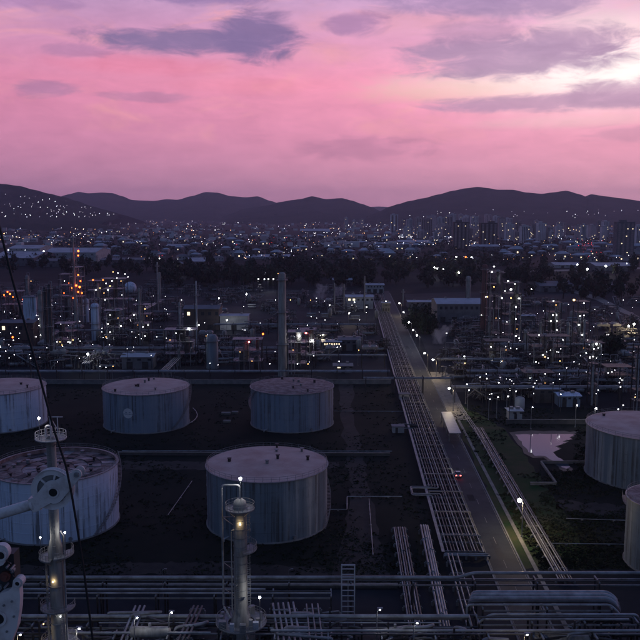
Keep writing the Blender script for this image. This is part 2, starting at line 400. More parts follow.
# pond
pw = [(515, 434.5), (540, 434), (577, 434), (570, 437), (573, 439), (562, 441), (566, 443), (556, 446), (560, 449), (553, 452), (556, 456), (563, 460), (570, 466), (566, 469), (560, 466), (552, 460), (544, 456), (536, 456), (529, 452), (523, 445)]
cx_ = sum(p[0] for p in pw) / len(pw); cy_ = sum(p[1] for p in pw) / len(pw)
sheet('pond_mud', [(cx_ + (x - cx_) * 1.16, cy_ + (y - cy_) * 1.22) for x, y in pw], .022, 'mud', jit=1.0)
sheet('pond', pw, .030, 'water', jit=.55, step=2.2)
sheet('dirt_track', [(330, 588), (392, 588), (372, 500), (356, 425), (352, 384), (340, 384), (342, 425), (352, 500)], .014, 'dirt', jit=1.5)
sheet('dirt_track', [(120, 470), (340, 468), (340, 462), (122, 461)], .0145, 'dirt', jit=1.2)
sheet('dirt_track', [(-20, 575), (200, 574), (330, 578), (330, 568), (200, 562), (-20, 566)], .015, 'dirt', jit=1.5)
sheet('dirt_track', [(560, 500), (700, 512), (700, 524), (556, 510)], .016, 'dirt', jit=1.5)
sheet('far_road', [(560, 285), (600, 297), (646, 320), (646, 324), (596, 300), (556, 287)], .02, 'pavement')
sheet('far_road_crossing', [(478, 272), (655, 267), (655, 268.6), (478, 273.6)], .022, 'pavement')
sheet('far_field', [(500, 270), (660, 272), (690, 282), (560, 284), (498, 276)], .012, 'grass', jit=.8)

def weeds(name, n, xr, yr, m, seed, sc_=1.0, ok=lambda x, y: True):
    b = MB(); q_ = random.Random(seed)
    for i in range(n):
        x, y = q_.uniform(*xr), q_.uniform(*yr)
        if not ok(x, y): continue
        p = P(x, y)
        if mnoise.fractal(Vector((p.x * .045, p.y * .045, seed)), .7, 2.1, 4) < q_.uniform(-.3, .35): continue
        for j in range(4):
            a = q_.uniform(0, 6.28); h = q_.uniform(.08, .32) * sc_; wd = q_.uniform(.12, .4) * sc_; u = Vector((math.cos(a), math.sin(a), 0)) * wd; c = p + Vector((q_.gauss(0, .4), q_.gauss(0, .4), 0)); ln = Vector((q_.gauss(0, .25), q_.gauss(0, .25), h))
            k_ = b.add([c - u, c + u, c + u * .4 + ln, c - u * .4 + ln]); b.face((k_, k_ + 1, k_ + 2, k_ + 3))
    return struct(b.build(name, m), 'stuff')
weeds('tank_farm_weeds', 9000, (-20, 440), (384, 588), 'weed', 3, 1.0, lambda x, y: x < 393 + (y - 384) * .27)
weeds('verge_weeds', 7000, (452, 600), (406, 569), 'weed', 4, 1.2, lambda x, y: 448 + (y - 406) * .58 < x and not (505 < x < 575 and 428 < y < 470))
weeds('east_farm_weeds', 3500, (540, 660), (470, 569), 'weed', 5)

# hills: each ridge a terrain mesh with its own spurs
def hill(name, prof, Y, front, back, seed, sub=6):
    pts = []
    for (x0, y0), (x1, y1) in zip(prof, prof[1:]):
        for k in range(sub): t = k / sub; pts.append((x0 + (x1 - x0) * t, y0 + (y1 - y0) * (t * t * (3 - 2 * t) * .6 + t * .4)))
    pts.append(prof[-1]); b = MB(); rows = 17; grid = []
    for j in range(rows):
        s_ = j / (rows - 1); row = []
        for (x, y) in pts:
            c = D(x, y, Y); hgt = max(c.z, 2)
            if s_ < .66: u = s_ / .66; yy = Y - front * (1 - u); k = u ** 1.15 * (1 - .12 * math.sin(u * math.pi))
            else: u = (s_ - .66) / .34; yy = Y + back * u; k = 1 - u ** 1.3
            nz = mnoise.fractal(Vector((c.x * .0016 + seed, yy * .0009, seed)), .7, 2.2, 5)
            jit = nz * 260 * (1 - abs(1 - 2 * min(s_ / .66, 1)) ** 2) if s_ < .66 else 0
            zz = hgt * k + nz * 55 * math.sin(min(s_ / .66, 1) * math.pi) * (hgt / 260 if s_ < .66 else 0)
            xx = c.x * (yy / Y if s_ < .66 else 1)
            row.append((xx + jit * .3, yy + jit, max(zz, -3) if 0 < j < rows - 1 else -3))
        grid.append(b.add(row))
    for a, c in zip(grid, grid[1:]):
        for k in range(len(pts) - 1): b.face((a + k, a + k + 1, c + k + 1, c + k), True)
    return struct(b.build(name, 'hill'))
hill('hill_far_saddle', [(340, 214), (355, 209), (370, 206.4), (378, 206), (386, 206.2), (400, 210), (420, 214)], 12400, 1500, 900, 1.3)
hill('hill_far_left', [(20, 205), (40, 199), (58, 195.5), (66, 193), (76, 190.5), (86, 192), (100, 191.2), (110, 191.8), (120, 195), (130, 199), (140, 199.6), (152, 200), (165, 198.2), (176, 198.8), (190, 195), (205, 190.6), (216, 191.3), (230, 195), (245, 196.2), (257, 195.2), (270, 200), (282, 204), (300, 211), (312, 215)], 9400, 2000, 1200, 2.7)
hill('hill_centre', [(222, 216), (235, 212), (244, 208), (256, 206.5), (268, 204.5), (280, 201), (292, 199), (300, 198), (312, 195), (326, 198), (342, 197), (352, 199.5), (362, 203), (372, 206.4), (382, 211), (392, 216)], 7400, 1500, 1000, 5.1)
hill('hill_right', [(368, 216), (380, 211), (390, 206), (400, 203), (410, 200), (425, 197), (440, 193), (455, 189), (468, 186.5), (480, 185), (490, 186.2), (500, 188), (515, 188), (530, 191), (545, 192.3), (555, 191), (570, 189), (580, 192), (588, 195.3), (595, 192.8), (610, 195), (625, 197), (645, 200), (680, 200), (720, 206), (770, 215)], 6300, 1500, 1100, 8.8)
hill('hill_left', [(-190, 205), (-140, 192), (-90, 184), (-40, 180), (-15, 180.5), (0, 182), (15, 184), (30, 188), (45, 192), (60, 195.6), (74, 200), (88, 205), (102, 209), (118, 214)], 5200, 1700, 900, 11.4)

# ================================================================== STORAGE TANKS
def tank(label, base, r, h, shell, roof, stair_a, emblem=None, seed=0, rim_rail=True, floating=False):
    t = thing('storage_tank', label, 'tank', base, 0, 'storage tanks'); q = random.Random(seed)
    MB().lathe([(r + .25, 0), (r + .25, .35), (r, .35)], 72).build('foundation_ring', 'concrete', t)
    n = 6; ch = (h - .35) / n
    MB().lathe([(r, .3), (r, h)], 96).build('shell', shell, t)
    wg = MB()
    wg.lathe([(r + .02, h - .16), (r + .32, h - .16), (r + .32, h), (r - .3, h + .004)], 96, smooth=False); wg.build('wind_girder', 'steel', t)
    for k in range(1, n): MB().lathe([(r + .01, .3 + ch * k - .09), (r + .05, .3 + ch * k - .09), (r + .05, .3 + ch * k + .09), (r + .01, .3 + ch * k + .09)], 96, smooth=False).build('shell_seam', shell, t)
    top = h
    rm = MB()
    if floating:
        top = h - 1.0
        rm.lathe([(.01, top), (r - .1, top)], 72, smooth=False)
        rm.lathe([(r - .12, top - .5), (r - .12, h)], 72)
    else:
        rm.lathe([(.01, h + r * .045), (r * .5, h + r * .03), (r - .02, h + .01)][::-1], 72)
    ro = rm.build('roof', roof, t)
    def rz(d): return top if floating else h + (r - d) * .05 + .01
    for k in range(7 if not floating else 26):
        a = q.uniform(0, 6.28); d = r * math.sqrt(q.uniform(.02, .85)); b = MB(); hh = q.uniform(.5, 1.0)
        b.cyl((d * math.cos(a), d * math.sin(a), rz(d) - .3), q.uniform(.25, .45), hh + .3, 10); b.cyl((d * math.cos(a), d * math.sin(a), rz(d) + hh), .55, .12, 10)
        b.build('roof_vent', 'darksteel' if k % 3 else 'steel', ro)
    if floating:
        for ri, (ra, rb, n_) in enumerate(((.04, .3, 10), (.3, .52, 18), (.52, .74, 26), (.74, .985, 34))):
            for k in range(n_):
                a0 = 2 * math.pi * (k + .03) / n_ + ri; a1 = 2 * math.pi * (k + .97) / n_ + ri; z0 = top + q.uniform(.04, .16); z1 = z0 + q.uniform(.02, .3)
                pm = MB(); pts = [((r * rr) * math.cos(aa), (r * rr) * math.sin(aa)) for rr, aa in ((ra + .008, a0), (rb, a0), (rb, a1), (ra + .008, a1))]; i0 = pm.add([(*pts[0], z1), (*pts[1], z0), (*pts[2], z0), (*pts[3], z1)]); i1 = pm.add([(*p_, top) for p_ in pts]); pm.face((i0, i0 + 1, i0 + 2, i0 + 3))
                for e in range(4): pm.face((i1 + e, i1 + (e + 1) % 4, i0 + (e + 1) % 4, i0 + e))
                pm.build('roof_plate', ('tankroofrust', 'steel', 'tankroofrust', 'darksteel', 'tankroofrust')[q.randrange(5)], ro)
    if rim_rail:
        b = MB()
        for z in (.55, 1.05): b.ring((0, 0, h + z), r - .05, .035, 72)
        for k in range(48): a = 2 * math.pi * k / 48; b.bar(((r - .05) * math.cos(a), (r - .05) * math.sin(a), h), ((r - .05) * math.cos(a), (r - .05) * math.sin(a), h + 1.05), .06)
        b.build('roof_railing', 'steel', t)
    # spiral stair
    b = MB(); ns = int(h / .25); span = h * 1.25 / r
    for k in range(ns):
        a = stair_a + span * k / ns; z = .4 + (h - .4) * k / ns; rr = r + .45
        b.box((rr * math.cos(a), rr * math.sin(a), z), (.9, .3, .05), a)
    st_ = b.build('spiral_stair', 'steel', t)
    b = MB(); pts = []
    for k in range(25): a = stair_a + span * k / 24; pts.append(((r + .9) * math.cos(a), (r + .9) * math.sin(a), 1.4 + (h - .4) * k / 24))
    b.tube(pts, .05, 5); b.tube([(x, y, z - .5) for x, y, z in pts], .04, 5)
    for x, y, z in pts: b.bar((x, y, z - 1.05), (x, y, z), .06)
    b.build('stair_handrail', 'steel', st_)
    a = -math.pi / 2 + .5; b = MB(); c = Vector((math.cos(a), math.sin(a), 0)); b.tube([c * (r - .1) + Vector((0, 0, 1)), c * (r + .5) + Vector((0, 0, 1))], .42, 12); b.build('manway', 'steel', t)
    b = MB(); a -= 1.1; c = Vector((math.cos(a), math.sin(a), 0)); b.elbows([c * (r - .1) + Vector((0, 0, .7)), c * (r + 1.6) + Vector((0, 0, .7)), c * (r + 1.6) + Vector((0, 0, .1))], .2, 8); b.build('outlet_pipe', 'pipe', t)
    if emblem:
        ea, ez, er = emblem; b = MB(); idx = []
        ctr = ((r + .03) * math.cos(ea), (r + .03) * math.sin(ea), ez); pts = [ctr]
        for k in range(28):
            u = er * math.cos(2 * math.pi * k / 28); v_ = er * math.sin(2 * math.pi * k / 28); aa = ea + u / r
            pts.append(((r + .03) * math.cos(aa), (r + .03) * math.sin(aa), ez + v_))
        n_ = b.add(pts)
        for k in range(28): b.face((n_, n_ + 1 + k, n_ + 1 + (k + 1) % 28))
        em = b.build('emblem', 'towerwhite', t); b = MB()
        for u0, u1, v0, v1 in ((-.55, .55, .08, .26), (-.55, .55, -.26, -.08)):
            q4 = [((r + .045) * math.cos(ea + u * er / r), (r + .045) * math.sin(ea + u * er / r), ez + v_ * er) for u, v_ in ((u0, v0), (u1, v0), (u1, v1), (u0, v1))]
            n_ = b.add(q4); b.face((n_, n_ + 1, n_ + 2, n_ + 3))
        b.build('emblem_mark', 'tankblue', em)
    return t
def tank_at(xc, ytop, wpx, h):       # rim centre and rim width in the photograph
    # rim centre at height h
    c = P(xc, ytop, h); r = wpx / 2 * c.y / FPX / (1 - 0.0)
    return Vector((c.x, c.y, 0)), r
b_, r_ = tank_at(267, 463, 124, 14.6); tank('grey streaked storage tank behind the slim lit column, pale roof', b_, r_, 14.6, 'tankgrey', 'tankroof', -.4, seed=1); TA = (b_, r_)
b_, r_ = tank_at(55, 464, 125, 14.6); tank('large pale blue storage tank with dark rusty plated roof at left edge', b_, r_, 14.6, 'tankpale', 'tankroofrust', 5.6, seed=2, floating=True)
b_, r_ = tank_at(146, 386, 86, 13.6); tank('blue storage tank with round white emblem on its side', b_, r_, 13.6, 'tankblue', 'tankroof', 5.5, (-math.pi / 2 - .22, 7.2, 1.75), 3)
b_, r_ = tank_at(292, 385.5, 84, 13.6); tank('dark blue storage tank with rusty red roof left of pipe track', b_, r_, 13.6, 'tankblue', 'tankroofrust', 2.6, seed=4)
b_, r_ = tank_at(2, 386, 85, 13.6); tank('pale blue storage tank cut by the left edge, far row', b_, r_, 13.6, 'tankpale', 'tankroof', 1.2, seed=5)
b_, r_ = tank_at(650, 425, 124, 14.6); tank('weathered grey storage tank beside the pond at right', b_, r_, 14.6, 'tankgrey', 'tankroof', 1.0, seed=6)
b_, r_ = tank_at(674, 498, 92, 14.6); tank('rust-topped storage tank at lower right edge', b_, r_, 14.6, 'tankgrey', 'tankroofrust', 1.0, seed=8)

# ================================================================== BUND WALLS AND GROUND PIPES
def wall_run(label, pix, hgt, th, m='concrete', name='bund_wall'):
    pts = [P(x, y) for x, y in pix]; t = thing(name, label, 'wall', pts[0]); lo = dark(t)
    for a, b in zip(pts, pts[1:]):
        a, b = lo(a), lo(b); n = max(1, int((b - a).length / 12)); d = (b - a) / n
        for k in range(n):
            m_ = MB(); q = a + d * k; e = a + d * (k + 1) - d.normalized() * .06
            m_.bar((q.x, q.y, hgt / 2), (e.x, e.y, hgt / 2), th, hgt); m_.build('wall_panel', m, t)
        c = MB(); c.bar((a.x, a.y, hgt + .07), (b.x, b.y, hgt + .07), th + .2, .13); c.build('wall_coping', 'pavement', t)
    return t
wall_run('long low concrete bund wall behind the far row of tanks', [(-60, 384), (391, 384)], 1.9, .5)
wall_run('low bund wall between the near tanks and far tanks', [(118, 455), (390, 456)], .9, .5, 'darkconcrete')
wall_run('low bund wall below the grey tank along the plant', [(-40, 588), (398, 588)], .8, .4, 'darkconcrete')
wall_run('L-shaped low wall beside the pond', [(592, 463.5), (541, 463.5), (556, 485), (530, 485)], .7, .35)
wall_run('low wall behind the pond and right tank', [(506, 424), (592, 424)], 1.6, .5, 'darkconcrete')
def ground_pipe(label, pix, r, z=.4, m='pipe'):
    pts = [P(x, y) + Vector((0, 0, z)) for x, y in pix]; t = thing('ground_pipe', label, 'pipe', (pts[0].x, pts[0].y, 0)); lo = dark(t); pts = [lo(p) for p in pts]
    MB().elbows(pts, r, 8).build('pipe', m, t)
    for a, b in zip(pts, pts[1:]):
        n = max(1, int((b - a).length / 7))
        for k in range(n): p = a.lerp(b, (k + .5) / n); MB().box((p.x, p.y, (z - r) / 2), (.5, .5, z - r)).build('pipe_support', 'concrete', t)
    return t
ground_pipe('curved pale pipe hugging the base of emblem tank', [(170, 430), (178, 428.5), (185, 426.2), (190, 424), (194, 421.5), (196.6, 418.6), (197.4, 415.6), (196, 412), (193, 409)], .14)
ground_pipe('thin stepped pipe leading from grey streaked tank across grass', [(329, 511), (347, 511), (347, 498), (402, 498)], .13)
ground_pipe('long straight pipe crossing the dark grass between tank rows', [(122, 452), (392, 452.5)], .16)
ground_pipe('thin pipe from far tanks to the pipe track', [(334, 412), (404, 412.5)], .1)
ground_pipe('slanting pipe on the dark grass left of grey tank', [(168, 516), (192, 482)], .09, .3)
ground_pipe('short upright-running pipe right of grey tank', [(369, 500), (373, 556)], .1, .3)
ground_pipe('pipe running to lower right tank', [(566, 520), (630, 522)], .1)
ground_pipe('thin pipe over the grass below the L-shaped wall', [(545, 545), (630, 546)], .1)
for (x, y, s_) in ((226, 414, 1.0), (227, 422, .8), (235, 413, .7)):
    p = P(x, y); t = thing('valve_box', ('wide pale valve pit, nearer tank' if s_ == 1 else 'valve pit in front of the others' if s_ == .8 else 'smallest valve pit at right') + ' between the far tanks', 'valve pit', p, 0, 'valve pits between far tanks')
    MB().box((0, 0, .3), (3.4 * s_, 2.2 * s_, .6)).build('pit_wall', 'pavement', t); MB().box((0, 0, .64), (3.0 * s_, 1.8 * s_, .06)).build('cover', 'concrete', t)
for i, (x, y) in enumerate(((404, 399), (398, 432))):
    p = P(x, y); t = thing('pump_shelter', ('small white pump hut left of the pipe track, far one', 'small railed pump platform left of pipe track')[i], 'pump hut', p)
    MB().box((0, 0, 1.1), (4, 3, 2.2)).build('hut_wall', 'wallwhite', t); MB().box((0, 0, 2.3), (4.6, 3.6, .2)).build('roof', 'roofgrey', t); MB().box((-.6, -1.53, .95), (.9, .06, 1.9)).build('door', 'darksteel', t)

# ================================================================== MAIN PIPE TRACK BESIDE THE ROAD
def track(label, a, b, offs, radii, zs, sleeper=6.0, mats=('pipe',), width=None, jog=None, nm='pipe_track', loops=(), hsl=.5):
    a, b = Vector(a), Vector(b); d = (b - a).normalized(); n = Vector((d.y, -d.x, 0)); t = thing(nm, label, 'pipe rack', a); Ln = (b - a).length
    for i, (o, r, z) in enumerate(zip(offs, radii, zs)):
        def q(s_, oo=0.0): p = d * s_ + n * (o + oo); return (p.x, p.y, z)
        pts = [q(0)]
        ev = []
        for (s0, w_, dp, who) in loops:
            if i in who: ev.append((s0, w_, dp - .7 * who.index(i)))
        if jog: ev.append(jog)
        for e in sorted(ev):
            if len(e) == 3: k = .7 * i if e[2] < 0 else 0; pts += [q(e[0] + k * .6), q(e[0] + k * .6, e[2]), q(e[0] + e[1] - k * .6, e[2]), q(e[0] + e[1] - k * .6)]
            else: pts += [q(e[0]), q(e[0] + 2.0, e[1])]; o += e[1]
        pts.append(q(Ln)); pb_ = MB(); pb_.elbows(pts, r, 7, .8); seg = [(Vector(u_), Vector(v_)) for u_, v_ in zip(pts, pts[1:]) if (Vector(v_) - Vector(u_)).length > 9]
        for u_, v_ in seg:
            dd = (v_ - u_).normalized(); s0_ = 3 + (i * 3.7) % 6
            while s0_ < (v_ - u_).length - 2: pb_.tube([u_ + dd * s0_, u_ + dd * (s0_ + .16)], r * 1.75, 8); s0_ += 13 + (i * 5) % 7
        pb_.build('pipe', mats[i % len(mats)], t)
    w_ = width or (max(offs) - min(offs) + 1); c = (max(offs) + min(offs)) / 2; nn = int(Ln / sleeper); z0 = min(z - r for z, r in zip(zs, radii))
    for k in range(nn + 1):
        s_ = min(k * sleeper + .8, Ln); p = d * s_; oo = c + (jog[1] if jog and s_ > jog[0] else 0)
        p0, p1 = p + n * (oo - w_ / 2), p + n * (oo + w_ / 2)
        MB().bar((p0.x, p0.y, z0 - .16), (p1.x, p1.y, z0 - .16), .35, .3).build('sleeper', 'concrete', t)
        for e in (p0, p1, (p0 + p1) / 2): MB().box((e.x, e.y, (z0 - .32) / 2), (.4, .4, max(z0 - .32, .05))).build('post', 'concrete', t)
    if nm == 'pipe_track' and Ln > 150:
        for k in range(int(Ln / 15)):
            s_ = 8 + k * 15; p = d * s_; p0, p1 = p + n * (c - w_ / 2), p + n * (c + w_ / 2); f_ = MB(); zt_ = max(zs) + .55
            for e in (p0, p1): f_.bar((e.x, e.y, 0), (e.x, e.y, zt_), .2)
            f_.bar((p0.x, p0.y, zt_), (p1.x, p1.y, zt_), .18); f_.build('cross_frame', 'steel', t)
        wk = MB(); a_, b_ = n * (c - w_ / 2 - .55), n * (c - w_ / 2 - .55) + d * Ln; wk.bar((a_.x, a_.y, 1.2), (b_.x, b_.y, 1.2), .7, .08); wk.build('walkway', 'steel', t)
    return t
q = random.Random(3)
def mk(n, w_, rmin, rmax): # offsets across
    return [-w_ / 2 + w_ * (k + .5) / n + q.uniform(-.15, .15) for k in range(n)], [q.uniform(rmin, rmax) for k in range(n)]
def edge(y): return P(349.6 + .281 * (y - 213), y)   # left edge line of the track
T0 = edge(557); T1 = edge(296); td = (T1 - T0).normalized(); tn = Vector((td.y, -td.x, 0))
o1, r1 = mk(11, 8.2, .09, .17)
o1 = [o + 4.2 for o in o1]; zz = [1.35 + .0 * r for r in r1]
zz = [1.15 + r for r in r1]
LT = (T1 - T0).length
s455 = (edge(456) - T0).length; s378 = (edge(378) - T0).length; s497 = (edge(500) - T0).length; s428 = (edge(432) - T0).length
track('long bundle of silver pipes on sleepers running beside the road', T0, T1, o1, r1, zz, 5.0, ('pipe', 'pipedark', 'pipedark', 'pipe', 'pipedark'),
      loops=((s497, 7.0, -5.2, [0, 1, 2, 3]), (s428, 6.0, -4.6, [0, 1, 2])))
t = thing('end_manifold', 'cross pipe closing the near end of the roadside pipe track', 'pipe', T0 + td * -1.2)
for k_ in range(2): MB().elbows([tn * (-.6) + Vector((0, 0, .3)), tn * (-.6) + Vector((0, 0, 1.3)) - td * k_ * .9, tn * 9.2 + Vector((0, 0, 1.3)) - td * k_ * .9, tn * 9.2 + Vector((0, 0, .3))], .2, 8).build('pipe', 'pipe', t)
for k_ in range(5): p = tn * (k_ * 2.1) ; MB().box((p.x, p.y, .55), (.4, .4, 1.1)).build('support', 'concrete', t)
ox, rx_ = mk(6, 3.4, .12, .2)
track('narrow pipe bundle on the grass verge right of the road', P(566, 585), P(478, 430), ox, rx_, [.7 + r for r in rx_], 6.0, ('pipe', 'pipedark'))
ox, rx_ = mk(3, 1.8, .1, .16)
track('thin pipes along the verge bank beside the pond', P(507, 478), P(458, 405), ox, rx_, [.5 + r for r in rx_], 7.0, ('pipe',))
ox, rx_ = mk(6, 3.2, .12, .2)
track('bundle of short pipes coming forward under the front pipe bridge', P(417, 640), P(399, 532), ox, rx_, [1.0 + r for r in rx_], 5.0, ('pipe', 'pipedark'))
ox, rx_ = mk(4, 2.4, .14, .24)
track('group of thick pipes ending in the dark grass by the track', P(446, 640), P(424, 531), ox, rx_, [1.2 + r for r in rx_], 6.0, ('pipe',))
ox, rx_ = mk(3, 3, .12, .2)
track('pipes passing under the elbow beside the road end', P(474, 640), P(452, 560), ox, rx_, [1.3 + r for r in rx_], 6.0, ('pipe',))

# covered walkway, street lamps, car
def post_roof(label, pix, h, m='shelter'):
    pts = [P(x, y) for x, y in pix]; c = sum(pts, Vector()) / 4; t = thing('walkway_shelter', label, 'shelter', c); lo = [p - c for p in pts]
    MB().prism([(p.x, p.y) for p in lo], h, h + .22).build('roof', m, t)
    for p in lo: e = p * .92; MB().box((e.x, e.y, h / 2), (.22, .22, h)).build('post', 'steel', t)
    for k in (.33, .66):
        for a, b in ((lo[0], lo[3]), (lo[1], lo[2])): e = a.lerp(b, k) * .95; MB().box((e.x, e.y, h / 2), (.22, .22, h)).build('post', 'steel', t)
    return t
post_roof('long pale roofed shelter at the roadside', [(449, 443), (461, 443), (451, 421), (441, 421)], 3.2)

def street_lamp(label, base, h, m='streetwarm', arm=-1.6, r=.24, group=None, nm='street_lamp'):
    t = thing(nm, label, 'lamp', base, 0, group)
    MB().tube([(0, 0, 0), (0, 0, h * .92), (arm * .25, 0, h * .985), (arm, 0, h)], .12, 6, r2=.07).build('pole', 'steel', t)
    MB().cyl((0, 0, 0), .3, .35, 8).build('base_plate', 'concrete', t)
    hd = MB(); hd.box((arm, 0, h + .16), (.9, .42, .16)); hd.build('lamp_head', 'steel', t); lamp(t, (arm, 0, h - .1), m, r)
    return t
def base_for(x, y, h):               # ground point below a lamp seen at (x, y) at height h
    p = P(x, y, h); return Vector((p.x, p.y, 0))
SL = [(399.5, 303, 'streetwarm', 'far end of the row of street lamps, beside the road'), (404, 312, 'flood', 'second from the far end of the street lamp row'), (409.5, 322, 'flood', 'street lamp left of the dark tree clump'),
      (414, 330, 'flood', 'street lamp below the dark tree clump'), (418, 335, 'flood', 'brightest of the lamps near the dark tree clump'), (426, 353, 'streetwarm', 'left lamp of the bright pair at roadside'),
      (434.5, 359.5, 'streetwarm', 'right lamp of the bright pair at roadside'), (451.5, 388, 'streetwarm', 'street lamp above the roofed shelter'), (521, 500, 'streetwarm', 'single bright street lamp on the verge, nearest the camera')]
for x, y, m, l in SL: street_lamp(l, base_for(x + 2, y, 9), 9, m, -1.6 if x < 520 else -.8, .42 if x < 520 else .5)

def car(label, base, rz, paint='carpaint', lit=True):
    t = thing('car', label, 'car', base, rz)
    prof = [(-2.1, .35), (-2.1, .85), (-1.95, .98), (-1.2, 1.02), (.75, .98), (1.85, .86), (2.1, .7), (2.1, .35)]
    b = MB(); a = b.add([(x, -.86, z) for x, z in prof]); c = b.add([(x, .86, z) for x, z in prof]); n = len(prof)
    b.face(range(a, a + n)); b.face(list(range(c, c + n))[::-1])
    for k in range(n): b.face((a + k, c + k, c + (k + 1) % n, a + (k + 1) % n))
    b.build('body', paint, t)
    b = MB(); lo_, hi_ = [(-1.75, .98), (.95, .97)], [(-1.25, 1.48), (.25, 1.48)]
    v_ = [(lo_[0][0], -.8, lo_[0][1]), (lo_[1][0], -.8, lo_[1][1]), (lo_[1][0], .8, lo_[1][1]), (lo_[0][0], .8, lo_[0][1]), (hi_[0][0], -.64, hi_[0][1]), (hi_[1][0], -.64, hi_[1][1]), (hi_[1][0], .64, hi_[1][1]), (hi_[0][0], .64, hi_[0][1])]
    a = b.add(v_)
    for f in ((0, 1, 5, 4), (1, 2, 6, 5), (2, 3, 7, 6), (3, 0, 4, 7)): b.face([a + i for i in f])
    b.build('windows', 'glassdark', t); MB().box((-.5, 0, 1.5), (1.06, 1.3, .06)).build('roof_panel', paint, t)
    for x in (-1.3, 1.35):
        for y in (-.8, .8):
            wh = MB(); wh.tube([(x, y - .11, .32), (x, y + .11, .32)], .32, 14); o = wh.build('wheel', 'rubber', t); MB().tube([(x, y - .125, .32), (x, y + .125, .32)], .18, 10).build('rim', 'steel', o)
    for y in (-.62, .62):
        MB().box((-2.11, y, .78), (.06, .36, .2)).build('tail_light', 'taillight', t); MB().box((2.11, y, .66), (.06, .36, .16)).build('headlight', 'headlight', t)
    return t
cc = P(457.5, 476); car('small silver car with red tail lights driving on the road', (cc.x, cc.y, .02), math.atan2(rd.y, rd.x))

# ================================================================== FOREGROUND PROCESS COLUMNS
def rail_ring(t, c, r0, r1, a0, a1, n=14, m='column', nm='platform', lights=()):
    b = MB(); b.lathe([(r0, 0), (r1, 0), (r1, .1), (r0, .1), (r0, 0)], n, c, False, a0, a1)
    p = b.build(nm, 'steel', t); b = MB()
    for z in (.55, 1.1): b.ring((c[0], c[1], c[2] + z), r1 - .05, .035, n, a0, a1)
    for k in range(n + 1): a = a0 + (a1 - a0) * k / n; b.bar((c[0] + (r1 - .05) * math.cos(a), c[1] + (r1 - .05) * math.sin(a), c[2]), (c[0] + (r1 - .05) * math.cos(a), c[1] + (r1 - .05) * math.sin(a), c[2] + 1.1), .055)
    b.ring((c[0], c[1], c[2] + .18), r1 - .02, .06, n, a0, a1)
    b.build('railing', m, p)
    b = MB()
    for k in range(4): a = a0 + (a1 - a0) * (k + .5) / 4; b.bar((c[0] + r0 * math.cos(a), c[1] + r0 * math.sin(a), c[2] - 1.0), (c[0] + r1 * .95 * math.cos(a), c[1] + r1 * .95 * math.sin(a), c[2]), .1)
    b.build('bracket', 'steel', p); return p
def ladder(t, x, y, z0, z1, face=0.0, cage=True, m='steel'):
    b = MB(); ca, sa = math.cos(face), math.sin(face)
    def w2(u, v_): return (x + u * ca - v_ * sa, y + u * sa + v_ * ca)
    for u in (-.25, .25): b.bar((*w2(u, 0), z0), (*w2(u, 0), z1), .06)
    k = z0 + .3
    while k < z1: b.bar((*w2(-.25, 0), k), (*w2(.25, 0), k), .035); k += .35
    o = b.build('ladder', m, t)
    if cage:
        b = MB(); k = z0 + 2.2
        while k < z1:
            pts = [(*w2(.38 * math.cos(a), -.38 + -.38 * math.sin(a) + .3), k) for a in [math.pi * i / 6 for i in range(7)]]; b.tube(pts, .025, 4, False); k += 1.1
        b.build('ladder_cage', m, o)
    return o
# --- slim lit column in the middle
YC = 130.0
c0 = D(240.5, 560, YC); base = Vector((c0.x, YC, 0)); zC = lambda y: D(240, y, YC).z
t = thing('distillation_column', 'slim grey column with ring platforms and lamp on top, in front of grey tank', 'column', base, 0, 'process columns in the foreground')
z_top = zC(501); z_sk = zC(612)
MB().lathe([(1.12, z_sk), (1.1, z_top - .5), (.95, z_top), (.5, z_top + .35), (.01, z_top + .42)], 28).build('shell', 'column', t)
MB().lathe([(2.3, 0), (2.3, zC(634)), (1.9, zC(624)), (1.25, zC(612)), (1.12, zC(606))], 32).build('bottom_drum', 'column', t)
for k_ in range(4): a = .6 + k_ * 1.5; b = MB(); b.elbows([(2.0 * math.cos(a), 2.0 * math.sin(a), zC(628)), (3.4 * math.cos(a), 3.4 * math.sin(a), zC(628)), (3.4 * math.cos(a), 3.4 * math.sin(a), 0)], .22, 8); b.build('side_pipe', 'pipe', t)
for k_, (x_, y_, w_) in enumerate(((-2.8, -2.2, 1.2), (2.6, -2.6, .9), (.6, -3.4, 1.0), (-1.2, -3.2, .7))): MB().box((x_, y_, zC(622) + .7), (w_, w_ * .8, 1.3)).build('control_box', ('steel', 'roofwhite')[k_ % 2], t)
for y in (514, 520, 528, 537, 546, 555, 563, 572, 580, 589, 597): MB().lathe([(1.12, zC(y)), (1.16, zC(y)), (1.16, zC(y) + .1), (1.12, zC(y) + .1)], 28, smooth=False).build('shell_ring', 'steel', t)
rail_ring(t, (0, 0, zC(509)), 1.1, 2.4, 0, 2 * math.pi, 20)
rail_ring(t, (0, 0, zC(549)), 1.1, 2.7, -1.3, .9, 12)
rail_ring(t, (0, 0, zC(622)), 2.2, 4.2, 0, 2 * math.pi, 26)
b = MB(); zt = zC(485); xo = -18.5 / ppm(YC)
b.elbows([(0, 0, z_top + .3), (0, 0, zt), (xo, 0, zt), (xo, 0, zC(606)), (-1.5, -2.2, zC(612))], .17, 8); b.build('overhead_pipe', 'pipe', t)
b = MB(); b.elbows([(-.95, -.75, zC(528)), (-1.35, -1.05, zC(528)), (-1.35, -1.05, zC(612))], .11, 7); b.build('downcomer_pipe', 'pipe', t)
for y in (517, 562, 588):
    b = MB(); b.bar((-1.0, 0, zC(y)), (xo, 0, zC(y)), .12); b.bar((-1.0, 0, zC(y) - 1.5), (xo, 0, zC(y)), .1); b.build('pipe_bracket', 'steel', t)
ladder(t, 1.35, -.5, zC(618), zC(509), .4); ladder(t, -.3, -1.3, zC(618), zC(549), 0)
